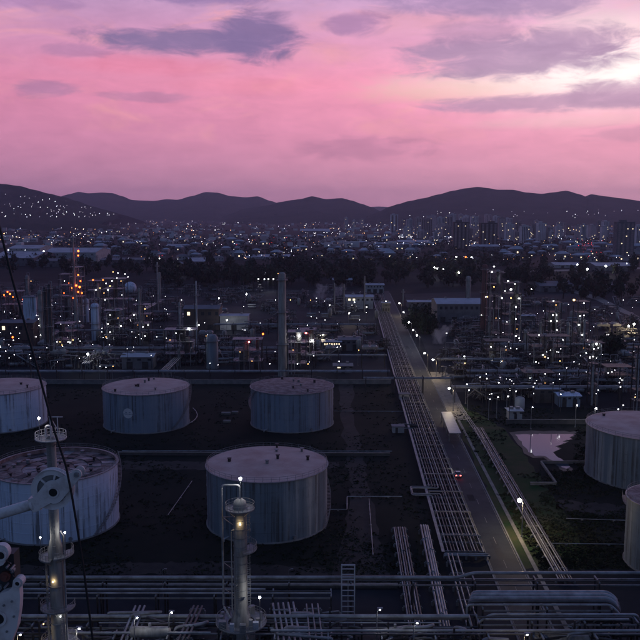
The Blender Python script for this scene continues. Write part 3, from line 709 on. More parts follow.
b = MB(); b.bar((.2, -.6, z_top + .2), (.2, -.6, zC(479)), .08); b.build('lamp_post', 'steel', t); lamp(t, (.2, -.6, zC(477.5)), 'flood', .26)
lamp(t, (.15, -1.55, zC(521)), 'columnlamp', .12); lamp(t, (3.3, -2.6, zC(590)), 'flood', .2)
b = MB(); b.bar((3.3, -2.6, zC(622)), (3.3, -2.6, zC(591)), .09); b.build('lamp_post', 'steel', t)
for k in range(6):
    a = k * 1.05; b = MB(); b.tube([(.9 * math.cos(a), .9 * math.sin(a), zC(530 + k * 13)), (1.6 * math.cos(a), 1.6 * math.sin(a), zC(530 + k * 13))], .16, 8); b.tube([(1.55 * math.cos(a), 1.55 * math.sin(a), zC(530 + k * 13)), (1.66 * math.cos(a), 1.66 * math.sin(a), zC(530 + k * 13))], .26, 10); b.build('nozzle', 'steel', t)
q = random.Random(21)
for k in range(9):
    a = q.uniform(0, 6.28); b = MB(); hh = q.uniform(1.0, 2.2); x, y = 3.3 * math.cos(a), 3.3 * math.sin(a); b.cyl((x, y, zC(624)), q.uniform(.2, .5), hh, 10); b.build('fitting', q.choice(['steel', 'pipe', 'column']), t)
# --- tall column at left
YL = 122.0
c0 = D(56, 560, YL); base = Vector((c0.x, YL, 0)); zL = lambda y: D(56, y, YL).z
t = thing('distillation_column', 'tall pale column at left with lit platforms behind the white pulley', 'column', base, 0, 'process columns in the foreground')
zt = zL(436)
MB().lathe([(1.12, 0), (1.12, zL(548)), (.72, zL(538)), (.70, zt - .3), (.4, zt + .1), (.01, zt + .15)], 26).build('shell', 'column', t)
MB().tube([(1.35, -.3, 0), (1.35, -.3, zL(535)), (.9, -.2, zL(530))], .16, 8).build('riser_pipe', 'pipe', t)
MB().tube([(-1.4, -.5, 0), (-1.4, -.5, zL(560))], .1, 7).build('riser_pipe', 'pipe', t)
rail_ring(t, (0, 0, zL(439)), .7, 2.3, 0, 2 * math.pi, 20, 'paintwhite')
fr = MB()
for x in (.4, 1.5): fr.bar((x, -1.2, zL(439)), (x, -1.2, zL(415)), .12)
fr.bar((.2, -1.2, zL(415)), (2.3, -1.2, zL(415)), .12); fr.bar((1.5, -1.2, zL(428)), (.5, -1.2, zL(416)), .1); fr.build('davit_frame', 'paintwhite', t)
MB().elbows([(-.5, -.6, zt), (-.5, -.6, zL(425)), (.3, -.6, zL(425)), (.3, -.6, zt)], .2, 8).build('vent_loop', 'paintwhite', t)
b = MB(); b.bar((-1.4, -.8, zL(439)), (-1.4, -.8, zL(418)), .09); b.build('lamp_post', 'steel', t); lamp(t, (-1.4, -.8, zL(417)), 'flood', .18)
rail_ring(t, (0, 0, zL(557)), 1.1, 2.5, 2.4, 4.6, 10); rail_ring(t, (0, 0, zL(554)), 1.1, 2.7, -1.4, .8, 10)
for x, y in ((-1.9, 536), (1.85, 531)):
    b = MB(); b.bar((x, -1.0, zL(556)), (x, -1.0, zL(y)), .08); b.build('lamp_post', 'steel', t); lamp(t, (x, -1.0, zL(y - 1)), 'flood', .13)
rail_ring(t, (0, 0, zL(607)), 1.1, 2.6, 1.8, 6.6, 16); rail_ring(t, (0, 0, zL(642)), 1.1, 2.7, 0, 6.28, 18)
lamp(t, (-.15, -1.45, zL(578)), 'columnlamp', .09); lamp(t, (.8, -1.5, zL(612)), 'bulb', .1); lamp(t, (-1.9, -1.3, zL(620)), 'bulb', .1)
ladder(t, -1.2, -1.0, zL(640), zL(557), -.6); ladder(t, .2, -1.3, zL(556), zL(439), .0); ladder(t, 1.1, -1.2, zL(642), zL(607), .5)
for y in (585, 622): MB().lathe([(1.12, zL(y)), (1.24, zL(y)), (1.24, zL(y) + .16), (1.12, zL(y) + .16)], 26, smooth=False).build('shell_ring', 'steel', t)

# ================================================================== FRONT PIPE BRIDGES
def bridge(label, Y, z, x0, x1, pipes, depth=3.0, step=9.0, beams=True):
    """steel bents along x carrying pipes; pipes = (dy, dz, r, mat, px0, px1)"""
    t = thing('pipe_bridge', label, 'pipe rack', (0, Y, 0), 0, 'pipe bridges across the foreground')
    n = int((x1 - x0) / step)
    for k in range(n + 1):
        x = x0 + (x1 - x0) * k / n
        for s_ in (-1, 1): MB().bar((x, s_ * depth / 2, 0), (x, s_ * depth / 2, z), .28).build('post', 'darksteel', t)
        MB().bar((x, -depth / 2 - .3, z - .18), (x, depth / 2 + .3, z - .18), .25, .3).build('cross_beam', 'darksteel', t)
    if beams:
        for s_ in (-1, 1): MB().bar((x0, s_ * depth / 2, z - .5), (x1, s_ * depth / 2, z - .5), .2, .28).build('side_beam', 'steel', t)
    for dy_, dz_, r, m, a, b in pipes: MB().elbows([Vector((u, dy_ + (vv if len(pt) > 2 else 0), z + dz_ + w_)) for pt in [0] for u, vv, w_ in pts3(a, b)], r, 9, r * 3).build('pipe', m, t)
    return t
def pts3(a, b): return [(a, 0, 0), (b, 0, 0)] if not isinstance(a, list) else a
def X(x, y, z): return P(x, y, z).x
def bridge2(label, Y, z, x0, x1, paths, depth=3.0, step=9.0):
    t = thing('pipe_bridge', label, 'pipe rack', (0, Y, 0), 0, 'pipe bridges across the foreground'); n = max(1, int((x1 - x0) / step))
    for k in range(n + 1):
        x = x0 + (x1 - x0) * k / n
        for s_ in (-1, 1): MB().bar((x, s_ * depth / 2, 0), (x, s_ * depth / 2, z - .3), .28).build('post', 'darksteel', t)
        MB().bar((x, -depth / 2 - .3, z - .16), (x, depth / 2 + .3, z - .16), .25, .3).build('cross_beam', 'steel', t)
    for s_ in (-1, 1): MB().bar((x0, s_ * (depth / 2 - .02), z - .62), (x1, s_ * (depth / 2 - .02), z - .62), .18, .26).build('side_beam', 'steel', t)
    for pts, r, m in paths: MB().elbows([(p[0], p[1], z + p[2] + r) for p in pts], r, 9, max(r * 3, .6)).build('pipe', m, t)
    return t
Y1 = P(0, 579, 7).y; sx = lambda x, Y: (x - 320) / FPX * Y * 1.0 / 1.0
def xx(px_, Y, z): # lateral position of a photo column at depth Y
    return D(px_, 600, Y).x
bridge2('pipe bridge crossing behind the others with one long pale pipe', Y1, 7.0, -75, 75,
        [([(-75, 0, 0), (xx(458, Y1, 7), 0, 0), (xx(472, Y1, 7), 0, .9), (75, 0, .9)], .30, 'pipe'), ([(-75, -1, -.0), (75, -1, 0)], .12, 'pipedark'), ([(-75, .9, 0), (20, .9, 0)], .16, 'pipedark')], 2.6, 11)
Y2 = P(0, 592, 6.5).y
bridge2('second pipe bridge behind the slim lit column', Y2, 6.5, -72, 2, [([(-72, -.8, 0), (2, -.8, 0)], .16, 'pipe'), ([(-72, 0, 0), (2, 0, 0)], .14, 'pipedark'), ([(-72, .7, 0), (-10, .7, 0)], .2, 'pipe')], 2.4, 10)
Y3 = P(0, 600, 7.5).y
xa = xx(474, Y3, 7)
paths = []
for k, r in enumerate((.42, .42, .36, .3, .2)):
    yy = 2.0 - k * 1.05; xe = xx(612 - k * 1.5, Y3, 7)
    paths.append(([(xa - .4 * k, yy, -2.2), (xa - .4 * k, yy, 0), (xe, yy, 0), (xe + 1.4, yy - 1.0, -1.2), (xe + 1.4, yy - 1.0, -3.5)], r, 'pipe' if k != 3 else 'pipedark'))
bridge2('thick insulated pipes with bent ends at lower right', Y3, 7.5, xa + 1, xx(606, Y3, 7), paths, 5.6, 8)
Y4 = P(0, 618, 6.8).y
bridge2('lower pipe bridge with thin pipes and elbows at bottom right', Y4, 6.8, xx(478, Y4, 7), xx(636, Y4, 7),
        [([(xx(480, Y4, 7), .8, -1.5), (xx(492, Y4, 7), .8, 0), (xx(640, Y4, 7), .8, 0), (xx(640, Y4, 7) + 1, .8, -3)], .22, 'pipe'), ([(xx(478, Y4, 7), 0, 0), (xx(634, Y4, 7), 0, 0), (xx(634, Y4, 7), -1, -2)], .16, 'pipedark'), ([(xx(485, Y4, 7), -.8, 0), (xx(628, Y4, 7), -.8, 0)], .18, 'pipe')], 2.6, 7)
Y5 = P(0, 620, 6.0).y
bridge2('broad pipe bridge along the bottom centre with thick pipe', Y5, 6.0, xx(-20, Y5, 6), xx(470, Y5, 6),
        [([(xx(-20, Y5, 6), .6, 0), (xx(470, Y5, 6), .6, 0)], .36, 'pipe'), ([(xx(-20, Y5, 6), -.5, 0), (xx(380, Y5, 6), -.5, 0), (xx(388, Y5, 6), -.5, -1.2), (xx(480, Y5, 6), -.5, -1.2)], .18, 'pipedark'), ([(xx(100, Y5, 6), -1.2, 0), (xx(440, Y5, 6), -1.2, 0)], .12, 'pipe')], 3.2, 9)
Y6 = P(0, 634, 7.0).y
bridge2('nearest pipe bridge at the bottom edge under the lamps', Y6, 7.0, xx(60, Y6, 7), xx(650, Y6, 7),
        [([(xx(60, Y6, 7), 0, 0), (xx(210, Y6, 7), 0, 0)], .2, 'pipe'), ([(xx(270, Y6, 7), .7, 0), (xx(650, Y6, 7), .7, 0)], .22, 'pipe'), ([(xx(330, Y6, 7), -.3, 0), (xx(480, Y6, 7), -.3, 0), (xx(480, Y6, 7), -.3, -3)], .14, 'pipedark')], 2.4, 8)
# upright cable ladder frame
Yk = 143.0; p0 = D(348, 600, Yk); zk = lambda y: D(348, y, Yk).z
t = thing('cable_ladder_tower', 'upright pale ladder-like steel frame standing at bottom centre', 'frame', (p0.x, Yk, 0)); hw = 6.8 / ppm(Yk)
for s_ in (-1, 1): MB().bar((s_ * hw, 0, 0), (s_ * hw, 0, zk(565)), .22).build('post', 'roofwhite', t)
MB().bar((0, 0.1, 0), (0, 0.1, zk(577)), .14).build('cable_tray', 'pipe', t)
z = 1.0
while z < zk(565): MB().bar((-hw, 0, z), (hw, 0, z), .14).build('rung', 'roofwhite', t); z += 1.02
MB().bar((-hw - .1, 0, zk(565)), (hw + .1, 0, zk(565)), .24).build('rung', 'roofwhite', t)
# forward-running pipe groups and inclined members at the bottom
for lab, a, b, n, w_, zlev, m in (('group of five parallel pipes right of the slim column at bottom', (292, 655), (283, 603), 5, 4.5, 6.2, 'pipe'), ('few thin pipes on supports at bottom right of slim column', (318, 655), (312, 604), 3, 3.0, 6.4, 'steel'),
                                 ('sloping pipe group between the two columns', (118, 660), (140, 606), 3, 2.4, 6.4, 'pipe'), ('slanted dark pipes at left of slim column', (176, 655), (198, 606), 3, 2.2, 6.6, 'pipedark')):
    a_, b_ = P(*a, zlev), P(*b, zlev); ox = [-w_ / 2 + w_ * (k + .5) / n for k in range(n)]
    track(lab, (a_.x, a_.y, 0), (b_.x, b_.y, 0), ox, [.2 if m != 'steel' else .14] * n, [zlev] * n, 5.0, (m,))
def drum(label, base, rz, r, l, z, m='steel', group=None):
    t = thing('horizontal_vessel', label, 'vessel', base, rz, group); b = MB()
    pts = [(-l / 2 - r * .45, .02), (-l / 2 - r * .38, r * .5), (-l / 2 - r * .2, r * .8), (-l / 2, r), (l / 2, r), (l / 2 + r * .2, r * .8), (l / 2 + r * .38, r * .5), (l / 2 + r * .45, .02)]
    n = 18; rows = [b.add([(x, rr * math.cos(2 * math.pi * k / n), z + rr * math.sin(2 * math.pi * k / n)) for k in range(n)]) for x, rr in pts]
    for a, c in zip(rows, rows[1:]):
        for k in range(n): b.face((a + k, c + k, c + (k + 1) % n, a + (k + 1) % n), True)
    b.build('vessel_shell', m, t)
    for x in (-l * .3, l * .3): MB().box((x, 0, (z - r * .5) / 2), (.4, r * 1.5, z - r * .5)).build('saddle', 'concrete', t)
    MB().tube([(0, 0, z + r * .9), (0, 0, z + r + .6)], .25, 8).build('nozzle', 'pipe', t); return t
Yf = 138
for lab, x, y, r, l, rz, zz_ in (('low horizontal vessel lit at the bottom left edge of the bridge', 150, 632, .9, 6, .0, 7.0), ('horizontal vessel at bottom right under yellow lamp light', 560, 640, 1.1, 9, .0, 5.0), ('short horizontal vessel near bottom centre lamps', 395, 632, .8, 4.5, .3, 5.6)):
    p = P(x, y, zz_); drum(lab, (p.x, p.y, 0), rz, r, l, zz_, 'column')
# lamp posts standing in the front plant
FL = [(134, 617, 'left of the pair on the front pipes between columns'), (168.5, 612, 'right of the pair between the two columns'), (76, 628, 'lamp at the foot of tall left column'), (17, 634, 'lamp beside white bracket at the bottom left corner'),
      (377, 609, 'lamp right of the ladder-like frame'), (414, 622.5, 'lamp above the forward pipes at bottom centre'), (524, 634, 'warm lamp at bottom right by thick pipes')]
for x, y, l in FL:
    b_ = base_for(x, y, 10.5); street_lamp('small plant ' + l, b_, 10.5, 'streetwarm' if x > 500 or x < 20 else 'flood', .5, .15, None, 'plant_lamp')
for x in (163, 289, 318): # slim unlit masts on the grass
    pass
for i, x in enumerate((163, 289)):
    b_ = P(x, 597); t = thing('lighting_mast', ('slim unlit mast on the dark grass between the columns', 'slim unlit mast on the dark grass right of the slim column')[i], 'mast', b_); MB().tube([(0, 0, 0), (0, 0, 5.5), (.4, 0, 5.8)], .07, 6).build('pole', 'steel', t); MB().box((.6, 0, 5.8), (.5, .2, .1)).build('lamp_head', 'steel', t)

# ================================================================== WHITE JIB PULLEY, ROPE AND BRACKET CLOSE TO THE CAMERA
YJ = 12.0; k = 1 / ppm(YJ)
c = D(54, 488, YJ); t = thing('jib_pulley', 'white steel jib arm with grooved pulley wheel at left', 'pulley', c)
def J(x, y, dy=0.0): q_ = D(x, y, YJ); return Vector((q_.x - c.x, dy, q_.z - c.z))
def disc(b, ctr, prof, n=40):         # profile (radius, offset towards the viewer is negative y)
    rows = [b.add([(ctr.x + r * math.cos(2 * math.pi * i / n), ctr.y + d_, ctr.z + r * math.sin(2 * math.pi * i / n)) for i in range(n)]) for r, d_ in prof]
    for a, e in zip(rows, rows[1:]):
        for i in range(n): b.face((a + i, a + (i + 1) % n, e + (i + 1) % n, e + i), False)
wc = J(53, 488.5); W = MB(); R0 = 21.5 * k
disc(W, wc, [(R0 * .72, .0), (R0 * .72, -.05), (R0 * .9, -.05), (R0, -.06), (R0, -.045), (R0 * .9, -.012), (R0 * .9, .012), (R0, .045), (R0, .06), (R0 * .72, .05), (R0 * .72, .0)]); wh = W.build('wheel_rim', 'paintwhite', t)
W = MB(); disc(W, wc, [(.005, -.01), (R0 * .74, -.01), (R0 * .74, .01), (.005, .01)]); W.build('wheel_web', 'steel', wh)  # web takes a darker colour than the rim, painting in the recess shade
for i in range(6): a = i * math.pi / 3 + .3; W = MB(); W.bar(wc + Vector((math.cos(a) * R0 * .2, -.03, math.sin(a) * R0 * .2)), wc + Vector((math.cos(a) * R0 * .8, -.03, math.sin(a) * R0 * .8)), .03, .03); W.build('spoke', 'paintwhite', wh)
def plate(poly, y0, y1, m, nm):
    b = MB(); n = len(poly); A = b.add([(p.x, y0, p.z) for p in poly]); B = b.add([(p.x, y1, p.z) for p in poly])
    b.face(range(A, A + n)); b.face(list(range(B, B + n))[::-1])
    for i in range(n): b.face((A + i, B + i, B + (i + 1) % n, A + (i + 1) % n))
    return b.build(nm, m, t)
def arc(x, y, r, a0, a1, n=8): return [J(x + r * math.cos(R(a0 + (a1 - a0) * i / n)), y - r * math.sin(R(a0 + (a1 - a0) * i / n))) for i in range(n + 1)]
cheek = [J(36, 510), J(35, 497)] + arc(54, 488, 9.5, 140, 75, 5) + [J(74, 470)] + arc(78.5, 472.5, 5, 120, -60, 8) + arc(56, 491.5, 10, -35, -110, 5)
plate(cheek, -.10, -.075, 'paintwhite', 'cheek_plate'); plate(cheek, .075, .10, 'paintwhite', 'cheek_plate')
for y0 in (-.13,):
    W = MB(); disc(W, J(55.5, 490), [(.005, -.125), (.055, -.125), (.06, -.10)]); W.build('axle_pin', 'rubber', t)
    W = MB(); disc(W, J(55.5, 490), [(.062, -.10), (.062, -.118), (.085, -.118), (.085, -.10)]); W.build('bearing_ring', 'paintwhite', t)
    W = MB(); disc(W, J(78.5, 472.5), [(.005, -.13), (.035, -.13), (.04, -.10)], 20); W.build('end_pin', 'steel', t)
b = MB(); b.bar(J(40, 501.5, 0), J(32.5, 504, 0), .19, 15 * k); b.build('head_block', 'paintwhite', t)
b = MB(); b.tube([J(33, 504), J(-40, 526), J(-160, 562)], 5.6 * k, 14, True); b.build('jib_arm', 'paintwhite', t)
b = MB(); b.tube([J(34.5, 503.6), J(32.2, 504.3)], 8.0 * k, 16); b.build('flange', 'paintwhite', t)
for i in range(8): a = i * math.pi / 4; ctr = J(33.3, 504); W = MB(); W.ball((ctr.x + .0, -.0 + math.cos(a) * 7 * k, ctr.z + math.sin(a) * 7 * k), .012, 6); W.build('bolt', 'steel', t)
rope = [D(-40, 90, 11.6), D(-18, 165, 11.6), D(0, 229, 11.6), D(12, 278, 11.6), D(26, 328, 11.6), D(40, 378, 11.6), D(54, 430, 11.6), D(66, 466, 11.6), D(72, 496, 11.6), D(77, 526, 11.6), D(84, 572, 11.6), D(94, 650, 11.6), D(108, 780, 11.6)]
c = rope[0]; rp = MB().tube([p - c for p in rope], .017, 8).build('wire_rope', 'rubber', None, c); tag(rp, 'thin black wire rope hanging past the white pulley', 'rope')
YB = 6.0; k = 1 / ppm(YB); c = D(8, 600, YB); t = thing('crane_bracket', 'chipped white machine bracket with holes at bottom left corner', 'bracket', c)
def J(x, y, dy=0.0): q_ = D(x, y, YB); return Vector((q_.x - c.x, dy, q_.z - c.z))
W = MB(); W.box((J(-10, 580).x, .12, J(0, 578).z), (46 * k, .12, 46 * k)); W.build('cavity_shade_box', 'darksteel', t)  # dark box: its colour stands in for shade inside the cavity
body = [J(-30, 660), J(-30, 600), J(-4, 597), J(2, 592), J(9, 590), J(13, 586)] + arc(18.5, 582, 5.2, 150, -70, 10) + [J(21, 596), J(20.5, 608), J(18, 626), J(12, 641), J(9, 660)]
plate(body, -.02, .05, 'paintwhite', 'plate')
topp = [J(-30, 566), J(-30, 547), J(-8, 545.5)] + arc(0, 553.5, 8.5, 110, -40, 8) + [J(3, 565), J(-4, 568)]
plate(topp, .0, .06, 'paintwhite', 'top_plate')
for x, y, r, m, nm in ((1.2, 555, 4.2, 'rubber', 'bolt_hole'), (18.7, 582, 2.4, 'rubber', 'bolt_hole'), (0, 617, 6, 'rubber', 'bolt_hole')):
    y0 = -.024 if y > 560 else -.004
    W = MB(); disc(W, J(x, y), [(.001, y0), (r * k, y0), (r * k, y0 + .006)], 24); W.build(nm, m, t)
    W = MB(); disc(W, J(x, y), [(r * k, y0), (r * k, y0 - .012), (r * 1.4 * k, y0 - .012), (r * 1.4 * k, y0 + .003)], 24); W.build('boss_ring', 'paintwhite', t)
for x, y, r, m, nm in ((3, 579, 5.5, 'rustred', 'worn_hub'), (10, 573, 2.6, 'steel', 'gear'), (-3, 590, 3, 'steel', 'gear')):
    W = MB(); disc(W, J(x, y), [(.001, .02), (r * k * .5, .02), (r * k * .55, .035), (r * k, .035), (r * k, .07)], 20); W.build(nm, m, t)
for i, (x, y) in enumerate(((8, 566), (12, 568), (6, 586), (13, 600), (15, 615), (8, 630), (-6, 572), (5, 604))):
    W = MB(); disc(W, J(x, y), [(.001, -.03), (.009, -.03), (.009, .05)], 6); W.build('bolt', 'steel', t)
W = MB(); W.tube([J(6, 560, -.0), J(11, 566, .01), J(9, 573, .01), J(14, 577, .0)], .006, 6); W.build('hose', 'rubber', t)

# ================================================================== MIDDLE DISTANCE: PROCESS PLANTS
def col_thing(label, x, ytop, ybase, wpx, m='column', lamps=(), plats=3, group=None, nm='process_column', cat='column', taper=1.0):
    b0 = P(x, ybase); k = 1 / ppm(b0.y); t = thing(nm, label, cat, b0, 0, group); h = D(x, ytop, b0.y).z; r = max(wpx * k / 2, .22)
    MB().lathe([(r * 1.05, 0), (r, h * .1), (r * taper, h - r * .6 * taper), (r * .7 * taper, h - r * .15 * taper), (.01, h)], 16).build('shell', m, t)
    for i in range(plats):
        z = h * (i + 1) / (plats + .25); rr = r * (1 + (taper - 1) * z / h); b = MB()
        b.lathe([(rr, z), (rr + 1.0, z), (rr + 1.0, z + .15), (rr, z + .15)], 14, smooth=False); p = b.build('platform', 'steel', t)
        b = MB(); b.ring((0, 0, z + 1.05), rr + .95, .06, 14)
        for q_ in range(10): a = q_ * .628; b.bar(((rr + .95) * math.cos(a), (rr + .95) * math.sin(a), z), ((rr + .95) * math.cos(a), (rr + .95) * math.sin(a), z + 1.05), .08)
        b.build('railing', 'steel', p)
    if plats: MB().bar((-r - .3, -.5, 0), (-r - .3, -.5, h * .95), .3, .12).build('ladder', 'darksteel', t)
    if plats > 1 and cat in ('column', 'vessel'): MB().elbows([(0, 0, h), (0, 0, h + r + .6), (r + .7, -.3, h + r + .6), (r + .7, -.3, 0)], max(.14, r * .14), 7).build('overhead_pipe', 'pipe', t)
    for lx, ly, lm, lr in lamps:
        p = D(lx, ly, b0.y - r - .6) - b0; b = MB(); d = Vector((0, -r * .5, p.z)); b.bar((max(-r, min(r, p.x)), 0, p.z), p, .12); b.build('lamp_bracket', 'darksteel', t); lamp(t, p, lm, lr)
    return t
def frame(label, x0, x1, ytop, ybase, depth=7.0, levels=4, m='darksteel', lamps=(), group=None, vess=2, seed=0):
    q = random.Random(seed); b0 = P((x0 + x1) / 2, ybase); k = 1 / ppm(b0.y); W_ = (x1 - x0) * k; h = D(x0, ytop, b0.y).z
    t = thing('process_structure', label, 'structure', b0, 0, group); nx = max(2, int(W_ / 5) + 1)
    for i in range(nx):
        for y in (0, depth): MB().bar((-W_ / 2 + W_ * i / (nx - 1), y, 0), (-W_ / 2 + W_ * i / (nx - 1), y, h * q.uniform(.86, 1)), .35).build('frame_post', m, t)
    for l in range(levels):
        z = h * .95 * (l + 1) / levels; f = 1 - .12 * (l % 2)
        MB().box((0, depth / 2, z), (W_ * f + .6, depth + .6, .22)).build('deck', 'darksteel' if seed >= 12 and seed < 30 else 'steel', t)
        for y in (-.2, depth + .2):
            b = MB(); b.bar((-W_ * f / 2, y, z + 1.1), (W_ * f / 2, y, z + 1.1), .08)
            for i in range(int(W_ / 2) + 2): xx_ = -W_ * f / 2 + W_ * f * i / (int(W_ / 2) + 1); b.bar((xx_, y, z), (xx_, y, z + 1.1), .07)
            b.build('railing', 'steel', t)
        s_ = 1 if l % 2 else -1; zl = z - h * .95 / levels
        for y in (-.1, depth + .1): MB().bar((-s_ * W_ / 2, y, zl), (s_ * W_ / 2 * .9, y, z), .16).build('brace', m, t)
    for v_ in range(vess):
        b = MB(); r = q.uniform(.7, 1.5); zb = h * .95 * q.randrange(levels) / levels; hh = min(q.uniform(.2, .4) * h + 2, h * .96 - zb); xx_ = q.uniform(-.35, .35) * W_
        b.lathe([(r * .5, zb), (r, zb + r * .6), (r, zb + hh), (r * .6, zb + hh + r * .4), (.01, zb + hh + r * .5)], 14, (xx_, depth * q.uniform(.3, .7), 0)); b.build('vessel', q.choice(['column', 'darksteel', 'steel', 'pipedark']), t)
    for v_ in range(4):
        b = MB(); xx_ = q.uniform(-.48, .48) * W_; z1 = q.uniform(.4, .95) * h; b.elbows([(xx_, -.5, 0), (xx_, -.5, z1), (xx_ + q.uniform(-.3, .3) * W_, -.5, z1), (xx_, depth * .5, z1)], q.uniform(.12, .26), 7); b.build('pipe', 'pipe', t)
    for lx, ly, lm, lr in lamps:
        p = D(lx, ly, b0.y - .7) - b0; b = MB(); b.bar((p.x, 0, p.z), p, .12); b.build('lamp_bracket', 'darksteel', t); lamp(t, p, lm, lr)
    return t
def shed(label, x0, x1, ybase, yeave, depth, wall='wallgrey', roof='roofgrey', pitch=.12, name='shed', cat='building', group=None, doors=2, wins=4, lit=0, rz=0.0):
    pa, pb = P(x0, ybase), P(x1, ybase); W_ = (pb.x - pa.x); b0 = (pa + pb) / 2; h = max(D((x0 + x1) / 2, yeave, b0.y).z, 2.6)
    t = thing(name, label, cat, b0, rz, group); MB().box((0, depth / 2, h / 2), (W_, depth, h)).build('wall', wall, t)
    rh = depth * pitch; b = MB(); e = .6
    v_ = [(-W_ / 2 - e, -e, h - .1), (W_ / 2 + e, -e, h - .1), (W_ / 2 + e, depth / 2, h + rh), (-W_ / 2 - e, depth / 2, h + rh), (W_ / 2 + e, depth + e, h - .1), (-W_ / 2 - e, depth + e, h - .1)]
    lo_ = [(x, y, z + .22) for x, y, z in v_]; a = b.add(lo_); c = b.add(v_)
    b.face((a, a + 1, a + 2, a + 3)); b.face((a + 3, a + 2, a + 4, a + 5)); b.face((c + 3, c + 2, c + 1, c)); b.face((c + 5, c + 4, c + 2, c + 3))
    for i, j in ((0, 1), (1, 2), (2, 4), (4, 5), (5, 3), (3, 0)): b.face((c + i, c + j, a + j, a + i))
    ro = b.build('roof', roof, t)
    for s_ in (-1, 1):
        g_ = MB(); n_ = g_.add([(s_ * W_ / 2, 0, h), (s_ * W_ / 2, depth, h), (s_ * W_ / 2, depth / 2, h + rh)]); g_.face((n_, n_ + 1, n_ + 2)); g_.build('gable', wall, t)
    for i in range(doors): x = -W_ / 2 + W_ * (i + .5) / doors; MB().box((x, -.05, min(3.6, h * .7) / 2), (min(3.5, W_ * .2), .12, min(3.6, h * .7))).build('door', 'darksteel', t)
    for i in range(wins):
        x = -W_ / 2 + W_ * (i + .5) / wins + .9; f = MB().box((x, -.04, h * .78), (min(1.8, W_ / wins * .5), .1, h * .16)).build('window', 'glassdark' if i >= lit else 'window', t)
    for i in range(2): x = W_ * (-.25 + .5 * i); MB().box((x, depth / 2, h + rh + .5), (1.4, 1.4, 1.0)).build('roof_vent', 'steel', ro)
    return t
W3 = 'bulb'
# --- left plant
frame('orange-lit lattice structure at the base of the flare stack', 71, 83, 264, 326, 8, 6, 'steel', [(72, 288, 'bulborange', .5), (80.5, 281, 'bulborange', .45), (74, 270, 'bulborange', .4), (82, 293, 'bulborange', .5), (73, 298, 'bulborange', .45), (78, 292, 'bulborange', .6)], None, 3, 31)
col_thing('slender flare stack strung with orange lamps at left', 76.5, 236, 332, 3.4, 'column', [(78.3, 251, 'bulborange', .62), (78.2, 255.5, 'bulborange', .5), (78.2, 275, 'bulborange', .5), (76.2, 285.5, 'bulborange', .62), (79.6, 287, 'bulborange', .7)], 4, nm='flare_stack', taper=.45)
col_thing('pale cylindrical column left of two dark columns', 42, 290, 345, 4.5, 'column', [(38.5, 319, W3, .3), (39, 325.5, W3, .35), (40.5, 335, W3, .3)], 3)
col_thing('tall dark column, left of the dark pair', 47.8, 287, 362, 3.2, 'darksteel', (), 4)
col_thing('tall dark column, right of the dark pair', 52.2, 284, 364, 3.0, 'darksteel', [(57, 342, W3, .35)], 4)
col_thing('short dark column at the far left of the plant', 29, 275, 322, 3.2, 'steel', [(31, 281, W3, .3)], 3)
col_thing('broad pale upright vessel in left plant', 96, 303, 340, 8.2, 'tankpale', [(102, 332, W3, .3)], 2, nm='upright_vessel', cat='vessel')
for i, (x, yt) in enumerate(((78.5, 299), (83, 299.5), (87.5, 298.5))): col_thing(('left', 'middle', 'right')[i] + ' of three small pale vessels beside flare stack', x, yt, 322, 3.6, 'tankpale', (), 1, 'three small vessels', 'upright_vessel', 'vessel')
col_thing('thin column amid lamps at right of left plant', 140.5, 288, 345, 2.4, 'column', [(145, 309, W3, .35), (147, 316, W3, .3)], 4)
col_thing('thin column left of the pale needle stack', 180.3, 302, 345, 2.2, 'pipe', [(181.5, 300, W3, .3)], 2)
col_thing('pale needle-thin stack rising left of centre', 197.3, 281, 352, 2.1, 'wallwhite', [(199, 325, W3, .4)], 1, nm='thin_stack', cat='stack', taper=.7)
col_thing('thick grey chimney stack standing left of centre', 282.5, 272, 376, 8.8, 'column', [(290.5, 300, W3, .35), (278, 273.5, W3, .2)], 3, nm='chimney', cat='chimney', taper=.86)
col_thing('squat greenish vessel below the needle stack', 212.5, 334, 368, 12, 'tankgrey', [(206, 336, W3, .25)], 1, nm='upright_vessel', cat='vessel')
col_thing('lattice-thin mast with lamp left of centre', 158.5, 262, 320, 1.6, 'steel', [(159.5, 258.5, W3, .4)], 3, nm='lamp_mast', cat='mast')
LAMPL = [(104, 293), (108, 290), (112, 281), (106, 283.5), (118, 273), (125, 274), (113, 272), (117, 278), (105, 300), (122, 295), (110, 286), (100, 288), (121, 281), (128, 277)]
frame('tall lamp-dotted steel structure beside the sphere', 103, 126, 276, 330, 9, 5, lamps=[(x, y, W3, rnd.choice((.32, .4, .48))) for x, y in LAMPL], vess=4, seed=1)
frame('lamp-dotted steel structure in front of left plant', 104, 122, 309, 345, 8, 4, lamps=[(x, y, W3, .36) for x, y in ((110, 315), (108, 324), (110, 332), (118, 318), (121, 326), (114, 338), (106, 337))], vess=4, seed=2)
frame('steel structure with warm lamps right of left plant', 133, 150, 303, 342, 8, 4, lamps=[(x, y, m, .36) for x, y, m in ((134, 315, W3), (138, 325, 'bulbwarm'), (143, 327, W3), (135, 330, 'bulbwarm'), (148, 325, W3), (141, 334, 'bulbwarm'), (145, 336, W3))], vess=4, seed=3)
frame('dark steel structure with lamps at left edge of plant', 55, 74, 322, 356, 8, 4, lamps=[(x, y, W3, .34) for x, y in ((60, 342), (62, 345), (66, 348), (73, 340), (68, 342), (70, 342.5), (58, 352))], vess=3, seed=4)
frame('steel structure behind flare stack with orange lamps', 60, 72, 272, 318, 8, 4, lamps=[(64, 293, 'bulborange', .4), (64.5, 281, W3, .35), (69, 283, 'bulborange', .35)], vess=3, seed=5)
